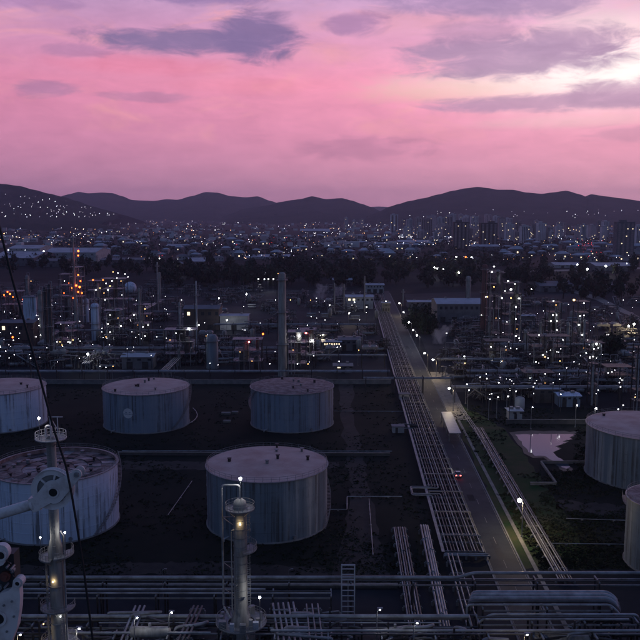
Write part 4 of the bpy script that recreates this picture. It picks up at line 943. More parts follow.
frame('low structure glowing orange at far left', 2, 24, 290, 318, 9, 2, lamps=[(10, 294, 'bulborange', .65), (7.5, 292, 'bulborange', .5), (4, 295, 'bulborange', .5), (13, 297, 'bulborange', .45), (23, 299.5, 'bulborange', .45)], vess=3, seed=6)
frame('dark steel structure with orange lamps right of flare stack', 88, 101, 279, 318, 8, 4, lamps=[(93, 280, 'bulborange', .5), (103, 280, 'bulborange', .5), (96, 290, W3, .35)], vess=3, seed=7)
frame('steel structure around the thick grey chimney', 287, 306, 330, 374, 8, 4, lamps=[(299, 336, 'flood', .4), (297.5, 364, W3, .35), (308, 364, W3, .4), (293, 350, W3, .25)], vess=4, seed=8)
frame('dark steel structure in front of reddish shed', 233, 262, 338, 372, 8, 3, lamps=[(249, 342, 'bulbred', .4), (263, 334, 'bulborange', .45), (240, 352, W3, .25), (252, 361, 'bulbwarm', .25)], vess=5, seed=9)
frame('dark steel structure left of squat greenish vessel', 165, 196, 328, 366, 8, 3, lamps=[(189, 328.5, 'flood', .42), (170, 340, W3, .25), (176, 333, W3, .28)], vess=5, seed=10)
frame('steel structure with red lamp right of chimney', 300, 316, 328, 366, 8, 3, lamps=[(306, 333, 'bulbred', .5), (312, 341, 'flood', .42)], vess=3, seed=11)
# gas sphere
p = P(130.5, 297); t = thing('gas_sphere', 'pale spherical gas tank in left plant', 'tank', p); MB().ball((0, 0, 8.2), 5.6, 24).build('shell', 'tankpale', t)
for i in range(8): a = i * math.pi / 4; MB().tube([(5.2 * math.cos(a), 5.2 * math.sin(a), 0), (5.2 * math.cos(a), 5.2 * math.sin(a), 7.0)], .3, 8).build('leg', 'steel', t)
shed('pale blue boxy building at far left of plant', 24, 37, 328, 297, 12, 'tankpale', 'roofgrey', .02, 'boxy_building', wins=0, doors=1)
shed('low flat brownish building at left edge', 0, 34, 346, 323, 14, 'wallbrown', 'roofgrey', .06, 'plant_building', wins=6, lit=1)
shed('grey shed with pale roof edge before left plant', 122, 153, 369, 357, 10, 'wallgrey', 'roofwhite', .1, 'plant_shed', wins=3)
shed('reddish brown shed left of the pale-walled building', 184, 219, 330, 309, 18, 'wallbrown', 'roofgrey', .08, 'plant_shed', wins=5, lit=1)
shed('pale-walled low building lit by lamp left of centre', 220, 248, 330, 316, 12, 'wallwhite', 'roofwhite', .04, 'plant_building', wins=0, doors=1)
shed('pale building at the head of the road, left side', 346, 373, 309, 297, 16, 'wallwhite', 'roofwhite', .06, 'office_building', wins=6, lit=2)
shed('dark flat building left of the road with row of lamps', 339, 360, 351, 340, 14, 'wallgrey', 'roofgrey', .04, 'plant_building', wins=4)
shed('low flat-roofed building below the warm lamp', 322, 341, 352, 342, 9, 'wallgrey', 'roofwhite', .03, 'plant_building', wins=8, lit=7)
shed('long grey warehouse right of the road', 437, 483, 322, 304, 30, 'wallgrey', 'roofwhite', .08, 'warehouse', wins=9, doors=4)
shed('low grey annexe at left end of long warehouse', 408, 437, 308, 302, 14, 'wallgrey', 'roofwhite', .05, 'warehouse', wins=5, doors=2)
shed('small white building among right plant lamps', 521, 535, 325, 316, 8, 'wallgrey', 'roofwhite', .05, 'plant_building', wins=0, doors=1)
shed('pale canopy-roofed building behind the pond', 536, 559, 403, 389, 6, 'darkconcrete', 'roofwhite', .08, 'plant_shed', wins=3)
shed('bluish low building behind the pond', 559, 580, 407, 396, 7, 'tankblue', 'tankpale', .05, 'plant_building', wins=4)
shed('small pale hut on the bank above the pond', 509, 522, 420, 411, 4.5, 'wallwhite', 'roofwhite', .03, 'pump_hut', wins=2, doors=1)
p = P(519.5, 409); t = thing('storage_tank', 'tiny pale tank behind the hut above the pond', 'tank', p); MB().lathe([(1.9, 0), (1.9, 4.2), (1.2, 4.7), (.01, 4.9)], 20).build('shell', 'wallwhite', t); MB().ring((0, 0, 5.0), 1.8, .06, 20).build('roof_railing', 'steel', t)
shed('small pinkish kiosk roof beside the wall in centre', 334, 352, 373, 366, 6, 'wallgrey', 'wallpink', .12, 'kiosk', wins=3, lit=1, doors=1)
# --- right plant
col_thing('reddish chimney at the left of right plant', 483, 264, 338, 6.2, 'stackred', [(486, 297, W3, .3), (481.5, 315, W3, .3)], 3, nm='chimney', cat='chimney', taper=.8)
frame('tall lamp-dotted steel tower beside reddish chimney', 487, 500, 268, 346, 9, 6, lamps=[(x, y, W3, r) for x, y, r in ((494, 266.5, .4), (492, 272, .45), (494, 287, .4), (487.5, 297, .6), (502, 298, .45), (490, 341, .35), (500, 344, .4), (496, 318, .3))], vess=4, seed=12)
frame('brightly lit steel tower in right plant', 504, 520, 280, 346, 9, 6, lamps=[(x, y, W3, r) for x, y, r in ((508, 281, .6), (515, 284, .6), (511, 289.5, .65), (511, 298, .55), (519, 298.5, .65), (505, 291, .5), (516, 307, .45), (516, 319, .45), (517, 329, .4), (516, 336, .4), (519, 338, .4), (507, 322, .3))], vess=4, seed=13)
frame('lamp-dotted steel tower in middle of right plant', 548, 560, 300, 352, 8, 5, lamps=[(x, y, W3, r) for x, y, r in ((553.5, 301, .4), (556, 305, .45), (553, 315, .5), (556.5, 315, .45), (551, 321, .45), (557, 321, .45), (557, 330, .4), (546, 338, .35), (550, 342, .35), (552, 349, .35), (547, 352, .3))], vess=3, seed=14)
frame('lamp-dotted steel tower at right of right plant', 576, 588, 299, 356, 8, 5, lamps=[(x, y, W3, r) for x, y, r in ((574, 300, .75), (584, 303, .45), (580, 316, .45), (584, 315.5, .4), (579, 325, .5), (582, 335, .45), (586, 353, .4), (584, 348, .4), (578, 344, .3))], vess=3, seed=15)
frame('low lit structure by the dark round tree at right', 588, 604, 342, 366, 7, 3, lamps=[(x, y, W3, r) for x, y, r in ((596.5, 344, .6), (594, 349, .45), (593, 356.5, .4), (590, 357, .35), (606, 359, .35))], vess=2, seed=16)
frame('broad low structure in front of right plant', 530, 570, 335, 368, 9, 3, lamps=[(x, y, W3, r) for x, y, r in ((539, 335, .4), (563, 340, .35), (543, 355, .4), (545, 357, .35), (548, 358, .35), (536, 362, .35), (557, 352, .3), (560, 361, .3))], vess=5, seed=17)
frame('low dark structure in front of reddish chimney', 486, 512, 340, 370, 9, 3, lamps=[(x, y, W3, r) for x, y, r in ((491, 347, .4), (492, 359.5, .45), (501, 362, .45), (503, 361, .35), (506, 350, .3))], vess=4, seed=18)
frame('low dark structure on the right side of the plant', 606, 632, 366, 392, 8, 3, lamps=[(612, 372, W3, .25), (622, 380, W3, .25)], vess=4, seed=19)
frame('low dark structure behind canopy-roofed building', 522, 556, 372, 392, 8, 2, lamps=[(530, 378, W3, .2), (545, 383, W3, .2)], vess=4, seed=20)
frame('thin dark scaffold tower left of right tank', 590, 597, 362, 405, 4, 4, vess=1, seed=22)
frame('tall scaffold tower at the right edge', 635, 645, 345, 412, 5, 6, vess=1, seed=23)
for i, (x, yt, yb, w_, l) in enumerate(((525, 330, 352, 4, 'short pale column left of middle tower'), (540, 322, 350, 3, 'slim pale column left of middle tower'), (567, 322, 356, 3.4, 'slim grey column between the right towers'), (571, 330, 352, 2.6, 'short slim column between right towers'))): col_thing(l + ' in right plant', x, yt, yb, w_, 'column', (), 2)
# far small columns and stacks
for i, (x, yt, yb, w_, l) in enumerate(((334.5, 283, 312, 1.2, 'leftmost thin mast at the head of the road'), (344, 284, 312, 1.2, 'middle thin mast at the head of the road'), (364.5, 276, 312, 1.2, 'right thin mast at the head of the road'), (403, 289, 306, 1.4, 'pale mast above the far street lamps'), (97.5, 255, 268, 1.0, 'pale mast by the far warehouses'), (160, 272, 300, 2.4, 'grey column right of the sphere'), (468, 276, 300, 5, 'squat pale vessel behind long warehouse'))): col_thing(l, x, yt, yb, w_, 'column', (), 1, nm='thin_mast' if w_ < 2 else 'process_column', cat='mast' if w_ < 2 else 'column')

# pipe racks of the plants
def rack(label, x0, x1, y, z=6.5, n=5, depth=4.0, group=None, m=('pipe', 'pipedark'), tiers=1):
    a, b = P(x0, y, z), P(x1, y, z); t = thing('pipe_rack', label, 'pipe rack', (a.x, a.y, 0), 0, group); Ln = b.x - a.x; ns = max(1, int(Ln / 11))
    for i in range(ns + 1):
        x = Ln * i / ns
        for s_ in (0, depth): MB().bar((x, s_, 0), (x, s_, z + 1), .3).build('post', 'darksteel', t)
        for ti in range(tiers): MB().bar((x, 0, z - .3 - ti * 2.2), (x, depth, z - .3 - ti * 2.2), .28, .3).build('cross_beam', 'darksteel', t)
    for ti in range(tiers):
        for i in range(n): r = .14 + .1 * ((i * 7) % 3); yy = depth * (i + .5) / n; MB().tube([(-1, yy, z - .15 + r - ti * 2.2), (Ln + 1, yy, z - .15 + r - ti * 2.2)], r, 7).build('pipe', m[i % len(m)], t)
    return t
rack('long pipe rack across the front of left plant', -15, 290, 348.5, 7.5, 5, tiers=2)
rack('long low pipe rack behind the bund wall', -20, 388, 372, 5.0, 5, 3.5)
rack('pipe rack in the middle of left plant', 20, 170, 331, 7.5, 4)
rack('pipe rack behind left plant towers', 30, 180, 312, 7.0, 4)
rack('pipe rack between chimney and road', 292, 385, 356, 6.0, 4)
rack('pipe rack behind chimney by pale-walled building', 215, 375, 325, 6.0, 3)
rack('pipe rack along the front of right plant', 470, 660, 372, 7.0, 5, tiers=2)
rack('lower pipe rack along the front of right plant', 455, 650, 388, 6.0, 5)
rack('pipe rack behind the canopy-roofed building', 500, 640, 381, 5.0, 4)
rack('pipe rack through the middle of right plant', 486, 640, 345, 7.0, 4)
rack('pipe rack crossing over the road', 366, 452, 379, 6.5, 4, 3.0)
rack('short pipe rack beside the pale pad', 440, 520, 360, 6.5, 4)
# sloping pipe trays in the left plant
for i, (a, b, l) in enumerate((((163, 372), (196, 340), 'sloping bundle of pale pipes left of squat vessel'), ((120, 322), (162, 300), 'long sloping conveyor at right of left plant'), ((50, 336), (78, 322), 'short lit pipe tray in left plant'), ((85, 364), (110, 346), 'sloping pale pipes by the bright lamp'))):
    a_, b_ = P(*a, 4), P(*b, 4); track(l, (a_.x, a_.y, 0), (b_.x, b_.y, 0), [-1.5, -.5, .5, 1.5], [.25] * 4, [4.2] * 4, 8.0, ('pipe',), hsl=.3)
# yard equipment scattered between the racks
q = random.Random(99)
EQ = []
def skid(kind):
    if kind == 0:
        t = thing('pump_skid', 'x', 'pump skid'); MB().box((0, 0, .2), (4, 2, .4)).build('base', 'concrete', t); MB().tube([(-1.4, 0, 1.0), (.2, 0, 1.0)], .55, 10).build('motor', 'tankblue', t); MB().cyl((.9, 0, .4), .6, 1.3, 10).build('pump_casing', 'steel', t); MB().elbows([(.9, 0, 1.6), (.9, 0, 2.6), (1.8, 0, 2.6), (1.8, 0, .4)], .16, 7).build('pipe', 'pipe', t)
    elif kind == 1:
        t = thing('heat_exchanger', 'x', 'exchanger')
        for z in (1.2, 2.9): MB().tube([(-3, 0, z), (3, 0, z)], .65, 12).build('exchanger_shell', 'pipe', t); MB().tube([(3, 0, z), (3.5, 0, z)], .8, 12).build('channel_head', 'steel', t)
        for x in (-2, 2): MB().box((x, 0, 1.1), (.3, 1.2, 2.2)).build('saddle', 'concrete', t)
    elif kind == 2:
        t = thing('small_vessel', 'x', 'vessel'); MB().lathe([(.6, 1.2), (1.3, 1.8), (1.3, 6.5), (.8, 7.1), (.01, 7.2)], 16).build('vessel_shell', 'column', t)
        for i in range(4): a = i * 1.57 + .78; MB().bar((1.1 * math.cos(a), 1.1 * math.sin(a), 0), (1.1 * math.cos(a), 1.1 * math.sin(a), 2.4), .2).build('leg', 'darksteel', t)
        MB().elbows([(0, 0, 7.1), (0, 0, 8.2), (1.8, 0, 8.2), (1.8, 0, .2)], .16, 7).build('pipe', 'pipe', t)
    else:
        t = thing('air_cooler', 'x', 'cooler'); MB().box((0, 0, 6.0), (8, 5, 1.2)).build('plenum', 'steel', t)
        for x in (-3.6, 3.6):
            for y in (-2.2, 2.2): MB().bar((x, y, 0), (x, y, 5.5), .3).build('leg', 'darksteel', t)
        for x in (-2, 2): MB().lathe([(1.7, 6.6), (1.6, 7.3), (1.45, 7.3), (1.45, 6.62)], 16, (x, 0, 0)).build('fan_ring', 'pipe', t)
    return t
PROTO = [skid(i) for i in range(4)]
def manifold(seed):
    q = random.Random(seed); t = thing('piping_manifold', 'x', 'piping')
    for i in range(9):
        x = q.uniform(-6, 6); y = q.uniform(-2.5, 2.5); z1 = q.uniform(1.5, 7); MB().elbows([(x, y, 0), (x, y, z1), (x + q.uniform(-6, 6), y, z1), (x + q.uniform(-6, 6), y + q.uniform(-3, 3), z1), (x + q.uniform(-6, 6), y + q.uniform(-2, 2), .2)], q.uniform(.14, .3), 6).build('pipe', q.choice(['pipe', 'pipedark', 'pipedark', 'steel']), t)
    for i in range(5): x = q.uniform(-7, 7); MB().bar((x, 0, 0), (x, 0, q.uniform(4, 8)), .3).build('post', 'darksteel', t)
    for i in range(2): z1 = 3.2 + i * 2.6; MB().bar((-7.5, .4, z1), (7.5, .4, z1), .26, .34).build('beam', 'darksteel', t)
    MB().box((q.uniform(-3, 3), 0, 4.6), (6, 4, .18)).build('deck', 'darksteel', t)
    MB().tube([(q.uniform(-4, 0), -2, 1.4), (q.uniform(1, 5), -2, 1.4)], .8, 10).build('vessel', 'steel', t)
    return t
MF = [manifold(i) for i in range(5)]
mspots = [(q.uniform(-5, 200), yr + q.uniform(-2, 2), 'left plant') for yr in (287, 291, 295) for _ in range(9)] + [(q.uniform(205, 370), yr + q.uniform(-2, 2), 'left plant') for yr in (292, 297, 302, 310) for _ in range(6)] + [(q.uniform(446, 490), yr + q.uniform(-2, 2), 'right plant') for yr in (327, 332, 337, 342, 348, 354, 360, 366, 372, 378) for _ in range(3)] + [(q.uniform(470, 500), yr, 'right plant') for yr in (384, 391, 397) for _ in range(2)] + [(q.uniform(-5, 380), yr + q.uniform(-2, 2), 'left plant') for yr in (300, 306, 314, 320, 327, 334, 340, 346, 352, 357, 362, 367) for _ in range(9)] + [(q.uniform(488, 645), yr + q.uniform(-2, 2), 'right plant') for yr in (306, 315, 325, 332, 340, 347, 354, 360, 366, 376, 384, 392, 398) for _ in range(6)]
for i, (x, y, wh) in enumerate(mspots):
    o = MF[i] if i < 5 else copy_tree(MF[i % 5]); o.location = P(x, y); o.rotation_euler = (0, 0, q.choice((0, 0, 3.14, 1.57)))
    o['label'] = ('tangle of bent pipes around a deck in the ', 'low dark pipe manifold with beam in the ', 'cluster of upright pipe bends in the ', 'dark pipework with small drum in the ', 'knot of pipes over a drum in the ')[i % 5] + wh; o['group'] = 'pipework of the ' + wh
FM = [(20, 628), (70, 640), (110, 628), (145, 645), (185, 634), (205, 650), (300, 640), (330, 650), (372, 642), (398, 655), (440, 648), (500, 652), (545, 648), (590, 640), (625, 630), (640, 655), (300, 622), (100, 655), (160, 660), (350, 668), (470, 670), (570, 672)]
for i, (x, y) in enumerate(FM):
    o = copy_tree(MF[i % 5]); p = P(x, y, 4.5); o.location = (p.x, p.y, 0); o.rotation_euler = (0, 0, q.choice((0, 0, 3.14, .2)))
    o['label'] = ('tangle of bent pipes around a deck', 'low dark pipe manifold with beam', 'cluster of upright pipe bends', 'dark pipework with small drum', 'knot of pipes over a drum')[i % 5] + ' along the bottom edge, %s from the left' % nth(1 + sum(1 for i2, (x2, y2) in enumerate(FM) if (x2, i2) < (x, i))); o['group'] = 'pipework along the bottom edge'
spots = []
for yrow in (302, 308, 319, 337, 342, 353, 359, 364): # rows of the left plant
    for k_ in range(11): spots.append((q.uniform(-5, 378), yrow + q.uniform(-1.5, 1.5), 'left plant, between its pipe racks'))
for yrow in (312, 322, 333, 352, 358, 364, 377, 385):
    for k_ in range(6): spots.append((q.uniform(492, 640), yrow + q.uniform(-1.5, 1.5), 'right plant, between its pipe racks'))
LBL = ['small pump skid with blue motor in the ', 'stacked pair of heat exchangers in the ', 'small upright vessel on legs in the ', 'raised air cooler with round fans in the ']
used = [False] * 4
for i, (x, y, wh) in enumerate(spots):
    kd = q.choices((0, 1, 2, 3), (2, 3, 3, 2))[0]; o = PROTO[kd] if not used[kd] else copy_tree(PROTO[kd]); used[kd] = True
    o.location = P(x, y); o.rotation_euler = (0, 0, q.choice((0, 1.57, 0, 3.14))); o['label'] = LBL[kd] + wh; o['group'] = ('small equipment of the ' + wh)
# isolated lamps of the yards
YL_ = [(246, 294, 'flood', .55, 'bright yard lamp above pale-walled building'), (218.5, 298, 'flood', .4, 'yard lamp above the reddish brown shed'), (226.5, 320, 'flood', .45, 'bright yard lamp on pale-walled building front'), (87, 354, 'flood', .5, 'bright yard lamp below left plant'),
       (322.5, 334.5, 'streetwarm', .32, 'warm yard lamp over the lit low building'), (348.5, 313, 'streetwarm', .4, 'warm bright yard lamp left of the road'), (12, 337, 'bulborange', .5, 'orange yard lamp at left edge'), (329, 305, 'flood', .3, 'small yard lamp beside steam left of the road'),
       (354, 302, 'flood', .3, 'yard lamp on office building, left'), (366, 307, 'flood', .3, 'yard lamp on office building, right'), (385.5, 301, 'flood', .25, 'yard lamp at the head of the road'), (358, 350, 'bulb', .35, 'small yard lamp left of the pipe track'),
       (628, 326, 'streetwarm', .55, 'left of two warm yard lamps at right edge'), (633.5, 324, 'streetwarm', .55, 'right of two warm yard lamps at right edge'), (446, 333, 'flood', .2, 'faint yard lamp before long warehouse'), (463.5, 356, 'bulb', .4, 'yard lamp right of bright roadside pair'), (464, 363, 'bulb', .3, 'small yard lamp right of the roadside pair'),
       (489, 399, 'bulb', .3, 'left of lamps on the bank above pond'), (497, 397, 'bulb', .3, 'second lamp on the bank above pond'), (507, 396, 'bulb', .3, 'third lamp on the bank above pond'), (515, 391, 'bulb', .3, 'highest lamp on the bank above pond'), (531.5, 407, 'bulb', .35, 'lamp right of the tiny pale tank'),
       (576, 405, 'flood', .2, 'lamp at right end of bluish low building'), (595, 408, 'flood', .35, 'lamp behind the top of right tank, left'), (617, 409, 'bulb', .35, 'lamp behind the top of right tank, middle'), (622, 405, 'bulb', .3, 'lamp behind the top of right tank, right'), (634, 397, 'bulb', .25, 'small lamp high behind right tank'),
       (479, 377, 'bulb', .3, 'small lamp in front of right plant'), (468, 390, 'bulb', .3, 'small lamp by the verge pipes'), (466, 384, 'bulb', .25, 'faint lamp above the verge pipes'), (99, 366, 'bulb', .3, 'small lamp in row before left plant'), (105, 367, 'bulb', .3, 'second small lamp in row before left plant'), (112, 366, 'bulb', .28, 'third small lamp in row before left plant'),
       (531, 289, 'flood', .3, 'yard lamp behind right plant'), (265, 273, 'flood', .3, 'topmost lamp left of grey chimney'), (258, 279, 'flood', .38, 'first of lamp row left of grey chimney'), (264, 279, 'flood', .42, 'second of lamp row left of grey chimney'), (268, 279, 'flood', .38, 'third of lamp row left of grey chimney'), (273, 279, 'flood', .42, 'last of lamp row left of grey chimney'),
       (310, 300, 'bulb', .4, 'small lamp right of grey chimney'), (275, 300, 'bulb', .35, 'small lamp just left of grey chimney'), (316, 298, 'bulb', .4, 'small lamp left of steam'),
       (400, 266, 'flood', .8, 'lone bright lamp beyond the road head'), (434, 267.5, 'flood', .75, 'left of bright lamps before the dark wood'), (437, 268.5, 'flood', .6, 'middle of bright lamps before the dark wood'), (443, 269, 'flood', .5, 'right of bright lamps before the dark wood'), (458.5, 272.5, 'flood', .7, 'bright lamp at the edge of the dark wood'),
       (456, 257, 'flood', .7, 'white lamp below the dark apartment tower'), (465.5, 257, 'bulborange', 1.1, 'orange lamp below the dark apartment tower'), (471, 257, 'flood', .7, 'white lamp right of the orange lamp'), (577, 264.5, 'flood', .8, 'left of far bright lamps at right'), (587, 269, 'flood', .85, 'middle of far bright lamps at right'), (605.5, 266, 'flood', 1.0, 'right one of far bright lamps'), (626.5, 263.5, 'bulb', .8, 'faint far lamp at right'),
       (8, 250, 'flood', .9, 'bright lamp by the warehouses, far left'), (43.5, 251.5, 'flood', 1.1, 'bright lamp beside pale warehouse roof'), (174, 265.5, 'flood', .8, 'bright lamp on the far pale roofs'), (4, 233.5, 'citywarm', 1.2, 'warm lamp at the left edge of town')]
for x, y, m, r, l in YL_:
    hgt = 8 if y > 300 else 12; street_lamp(l, base_for(x, y, hgt), hgt, m, .4, r, None, 'yard_lamp')

# ================================================================== STEAM
for i, (x, y, s_, l) in enumerate(((439, 338, 4.2, 'pale steam puff right of the street lamps'), (319, 294, 5.0, 'pinkish steam puff right of grey chimney'), (338, 292, 4.0, 'small steam puff left of office building'))):
    m = bpy.data.materials.get('steam')
    if not m:
        m = bpy.data.materials.new('steam'); m.use_nodes = True; nt = m.node_tree; nt.nodes.clear(); o_ = nt.nodes.new('ShaderNodeOutputMaterial'); pv = nt.nodes.new('ShaderNodeVolumePrincipled'); pv.inputs['Color'].default_value = (.95, .9, .9, 1); pv.inputs['Density'].default_value = .07; nt.links.new(pv.outputs[0], o_.inputs['Volume']); MATS['steam'] = m
    b = MB(); b0 = P(x, y + 6); q = random.Random(i)
    b.ball((0, 0, 0), 1, 28); vs = []
    for vx in b.v:
        v_ = Vector(vx); n_ = 1 + 1.2 * mnoise.fractal(v_ * 1.7 + Vector((i * 5, 0, 0)), .8, 2, 4); up_ = (v_.z + 1) / 2; vs.append((v_.x * n_ * s_ * (.35 + up_) + up_ * up_ * s_ * .8, v_.y * n_ * s_ * (.35 + up_), v_.z * (1 + (n_ - 1) * .5) * s_ * 1.6 + D(x, y, b0.y).z))
    b.v = vs; o = b.build('steam', 'steam', None, (b0.x, b0.y, 0)); struct(o, 'stuff')

# ================================================================== TREES
def crown_mesh(seed, lobes, per, sz, m, flat=1.0):
    q = random.Random(seed); b = MB()
    for l in range(lobes):
        a = q.uniform(0, 6.28); d = q.uniform(0, .62) if l else 0; c = Vector((d * math.cos(a), d * math.sin(a), q.uniform(.35, .95) * flat)); rr = q.uniform(.28, .46)
        for i in range(per):
            u = Vector((q.gauss(0, 1), q.gauss(0, 1), q.gauss(0, 1))).normalized(); p = c + u * rr * (q.uniform(.35, 1.08)); p.z = max(p.z, .05)
            n = (u + Vector((q.gauss(0, .5), q.gauss(0, .5), q.gauss(0, .5) + .3))).normalized(); t1 = n.orthogonal().normalized(); t2 = n.cross(t1); s_ = sz * q.uniform(.6, 1.3)
            k_ = b.add([p + t1 * s_, p + t2 * s_ * .7, p - t1 * s_, p - t2 * s_ * .7]); b.face((k_, k_ + 1, k_ + 2, k_ + 3))
    return b.mesh('crown', m)
def trunk_mesh(seed):
    q = random.Random(seed); b = MB(); b.tube([(0, 0, -.05), (.02, .01, .25), (0, .03, .7)], .05, 7, r2=.02)
    for i in range(5): a = i * 1.3 + q.random(); b.tube([(0, 0, .2 + .06 * i), (.22 * math.cos(a), .22 * math.sin(a), .42 + .07 * i), (.38 * math.cos(a), .38 * math.sin(a), .6 + .08 * i)], .022, 5, r2=.007)
    return b.mesh('trunk', 'bark')
CR = [crown_mesh(i, 9, 60, .085, 'leaf' if i % 2 == 0 else 'leafdry', .9) for i in range(5)]; CRL = [crown_mesh(i + 20, 6, 24, .13, 'leaf' if i % 2 else 'leafdry', .9) for i in range(4)]; TR = [trunk_mesh(i) for i in range(3)]
def tree(x, y, s_, label, group, i, big=True):
    p = P(x, y); t = thing('tree', label, 'tree', p, (i * 2.4) % 6.28, group); hs = s_ * (.85 + .3 * ((i * 37) % 10) / 10)
    c = link('crown', (CR if big else CRL)[i % (5 if big else 4)], t); c.scale = (s_ * .85, s_ * .85, hs); tr = link('trunk', TR[i % 3], t); tr.scale = (s_ * .8, s_ * .8, hs)
    return t
q = random.Random(5); ti = 0
for x, y, s_ in ((413, 332, 11), (420, 333, 13), (427, 334, 12), (433, 333, 10), (418, 326, 12), (426, 327, 13)): tree(x, y, s_, 'dark bushy tree, %s of the clump right of the street lamps' % nth(ti + 1), 'tree clump right of the street lamps', ti); ti += 1
for x, y, s_ in ((604, 361, 10), (610, 362, 12), (616, 361, 11), (611, 357, 12)): tree(x, y, s_, 'dark round tree, %s of the clump beside lit right plant' % nth(ti - 5), 'round tree clump at right', ti); ti += 1
for x, y, s_ in ((520, 279, 15), (528, 281, 13), (543, 279, 16), (549, 280, 15), (512, 281, 12)): tree(x, y, s_, 'dark round tree, %s of the row behind right plant' % nth(ti - 9), 'round trees behind right plant', ti); ti += 1
for k_ in range(170): # dark wood behind the plants
    x, y = q.uniform(160, 475), q.uniform(270, 288)
    if abs(x - 378) < 6: continue
    tree(x, y, q.uniform(12, 19), 'dark tree of the wood ' + ('left of the grey chimney' if x < 277 else 'between grey chimney and road head' if x < 378 else 'right of the road head'), 'wood behind the plants', ti, False); ti += 1
for k_ in range(45): tree(q.uniform(-5, 160), q.uniform(264, 276), q.uniform(11, 17), 'dark tree between left plant and warehouses', 'trees behind left plant', ti, False); ti += 1
for k_ in range(60): tree(q.uniform(478, 650), q.uniform(262, 300), q.uniform(10, 17), 'dark tree in the land behind right plant', 'trees behind right plant', ti, False); ti += 1
for k_ in range(22): tree(q.uniform(360, 392), q.uniform(312, 374) if k_ % 2 else q.uniform(300, 345), q.uniform(4, 7), 'low dark tree left of the pipe track', 'low trees by the pipe track', ti, False) if k_ < 0 else None
# far woods as one mass
b = MB(); q = random.Random(12)
for k_ in range(3900):
    y = 217 + 52 * q.random() ** 1.1; x = q.uniform(-40, 690); p = P(x, y); s_ = q.uniform(4, 9) if y > 232 else q.uniform(5, 10)
    if mnoise.noise(Vector((p.x * .0022, p.y * .0012, 3))) < -.12: continue
    for j in range(7):
        u = Vector((q.gauss(0, 1), q.gauss(0, 1), abs(q.gauss(0, .8)))) * s_ * .5; n = (u.normalized() + Vector((q.gauss(0, .4), q.gauss(0, .4), .5))).normalized(); t1 = n.orthogonal().normalized() * s_ * q.uniform(.3, .5); t2 = n.cross(t1).normalized() * s_ * q.uniform(.25, .45); c = p + u + Vector((0, 0, s_ * .45))
        k2 = b.add([c + t1, c + t2, c - t1, c - t2]); b.face((k2, k2 + 1, k2 + 2, k2 + 3))
struct(b.build('far_wood', 'leaf'), 'stuff')

# ================================================================== TOWN
def hip_house(seed):
    q = random.Random(seed); w_, d, h = q.uniform(10, 17), q.uniform(8, 12), q.uniform(4, 8); rh = q.uniform(1.6, 3)
    wl = MB().box((0, 0, h / 2), (w_, d, h)).mesh('wall', q.choice(['wallwhite', 'wallpink', 'wallgrey'])); b = MB(); e = .5
    a = b.add([(-w_ / 2 - e, -d / 2 - e, h), (w_ / 2 + e, -d / 2 - e, h), (w_ / 2 + e, d / 2 + e, h), (-w_ / 2 - e, d / 2 + e, h), (-w_ / 4, 0, h + rh), (w_ / 4, 0, h + rh)])
    for f in ((0, 1, 5, 4), (1, 2, 5), (2, 3, 4, 5), (3, 0, 4), (3, 2, 1, 0)): b.face([a + i for i in f])
    rf = b.mesh('roof', q.choice(['roofwhite', 'roofgrey', 'wallbrown', 'roofwhite'])); wn_ = []
    for i in range(3):
        wn_.append((MB().box((-w_ / 2 + w_ * (i + .5) / 3, -d / 2 - .04, h * .55), (1.8, .12, 1.6)).mesh('window', q.choice(['window', 'glassdark', 'glassdark'])), (0, 0, 0)))
    return wl, rf, wn_, {'wallwhite': 'pale-walled', 'wallpink': 'pinkish', 'wallgrey': 'grey'}[wl.materials[0].name] + ' house with ' + {'roofwhite': 'pale', 'roofgrey': 'grey', 'wallbrown': 'brown'}[rf.materials[0].name] + ' roof '
for nm_, mm_, n_, sd_ in (('far_houses', 'towerwhite', 700, 61), ('far_pinkish_houses', 'towerpink', 600, 62)):
    b = MB(); q = random.Random(sd_)
    for k_ in range(n_):
        y = 218 + 30 * q.random() ** 1.5; x = q.uniform(-10, 655); p = P(x, y)
        if mnoise.noise(Vector((p.x * .003, p.y * .0015, 5))) < -.1 - (.2 if x > 380 else 0): continue
        h_ = q.uniform(4, 9) * (1.6 if q.random() < .15 else 1); b.box((p.x, p.y, h_ / 2), (q.uniform(9, 22), q.uniform(8, 16), h_), q.uniform(-.4, .4))
    struct(b.build(nm_, mm_), 'stuff')
HS = [hip_house(i) for i in range(9)]
q = random.Random(31); placed = []
def houses(n, xr, yr, label, group, sx=1.0):
    c = 0; tries = 0
    while c < n and tries < n * 20:
        tries += 1; x, y = q.uniform(*xr), q.uniform(*yr); p = P(x, y)
        if any((p.x - a) ** 2 + (p.y - b_) ** 2 < 18 ** 2 for a, b_ in placed): continue
        placed.append((p.x, p.y)); c += 1; wl, rf, wn_, ht = q.choice(HS); t = thing('house', ht + label, 'house', p, q.uniform(-.5, .5), group); s_ = q.uniform(.9, 1.5) * sx; t.scale = (s_, s_, s_ * q.uniform(.9, 1.3))
        link('wall', wl, t); link('roof', rf, t)
        for me, lo_ in wn_: link('window', me, t, lo_)
houses(75, (100, 330), (229, 262), 'in the valley left of centre', 'town houses left of centre')
houses(45, (-5, 110), (224, 243), 'at the foot of the left hill', 'town houses under left hill')
houses(70, (330, 450), (226, 262), 'in the valley before the apartment blocks', 'town houses in the centre')
houses(60, (500, 645), (236, 262), 'at right below the apartment blocks', 'town houses at right')
houses(14, (345, 480), (292, 300), 'low house by the head of the road', 'houses by the road head', .9) if False else None
q = random.Random(44)
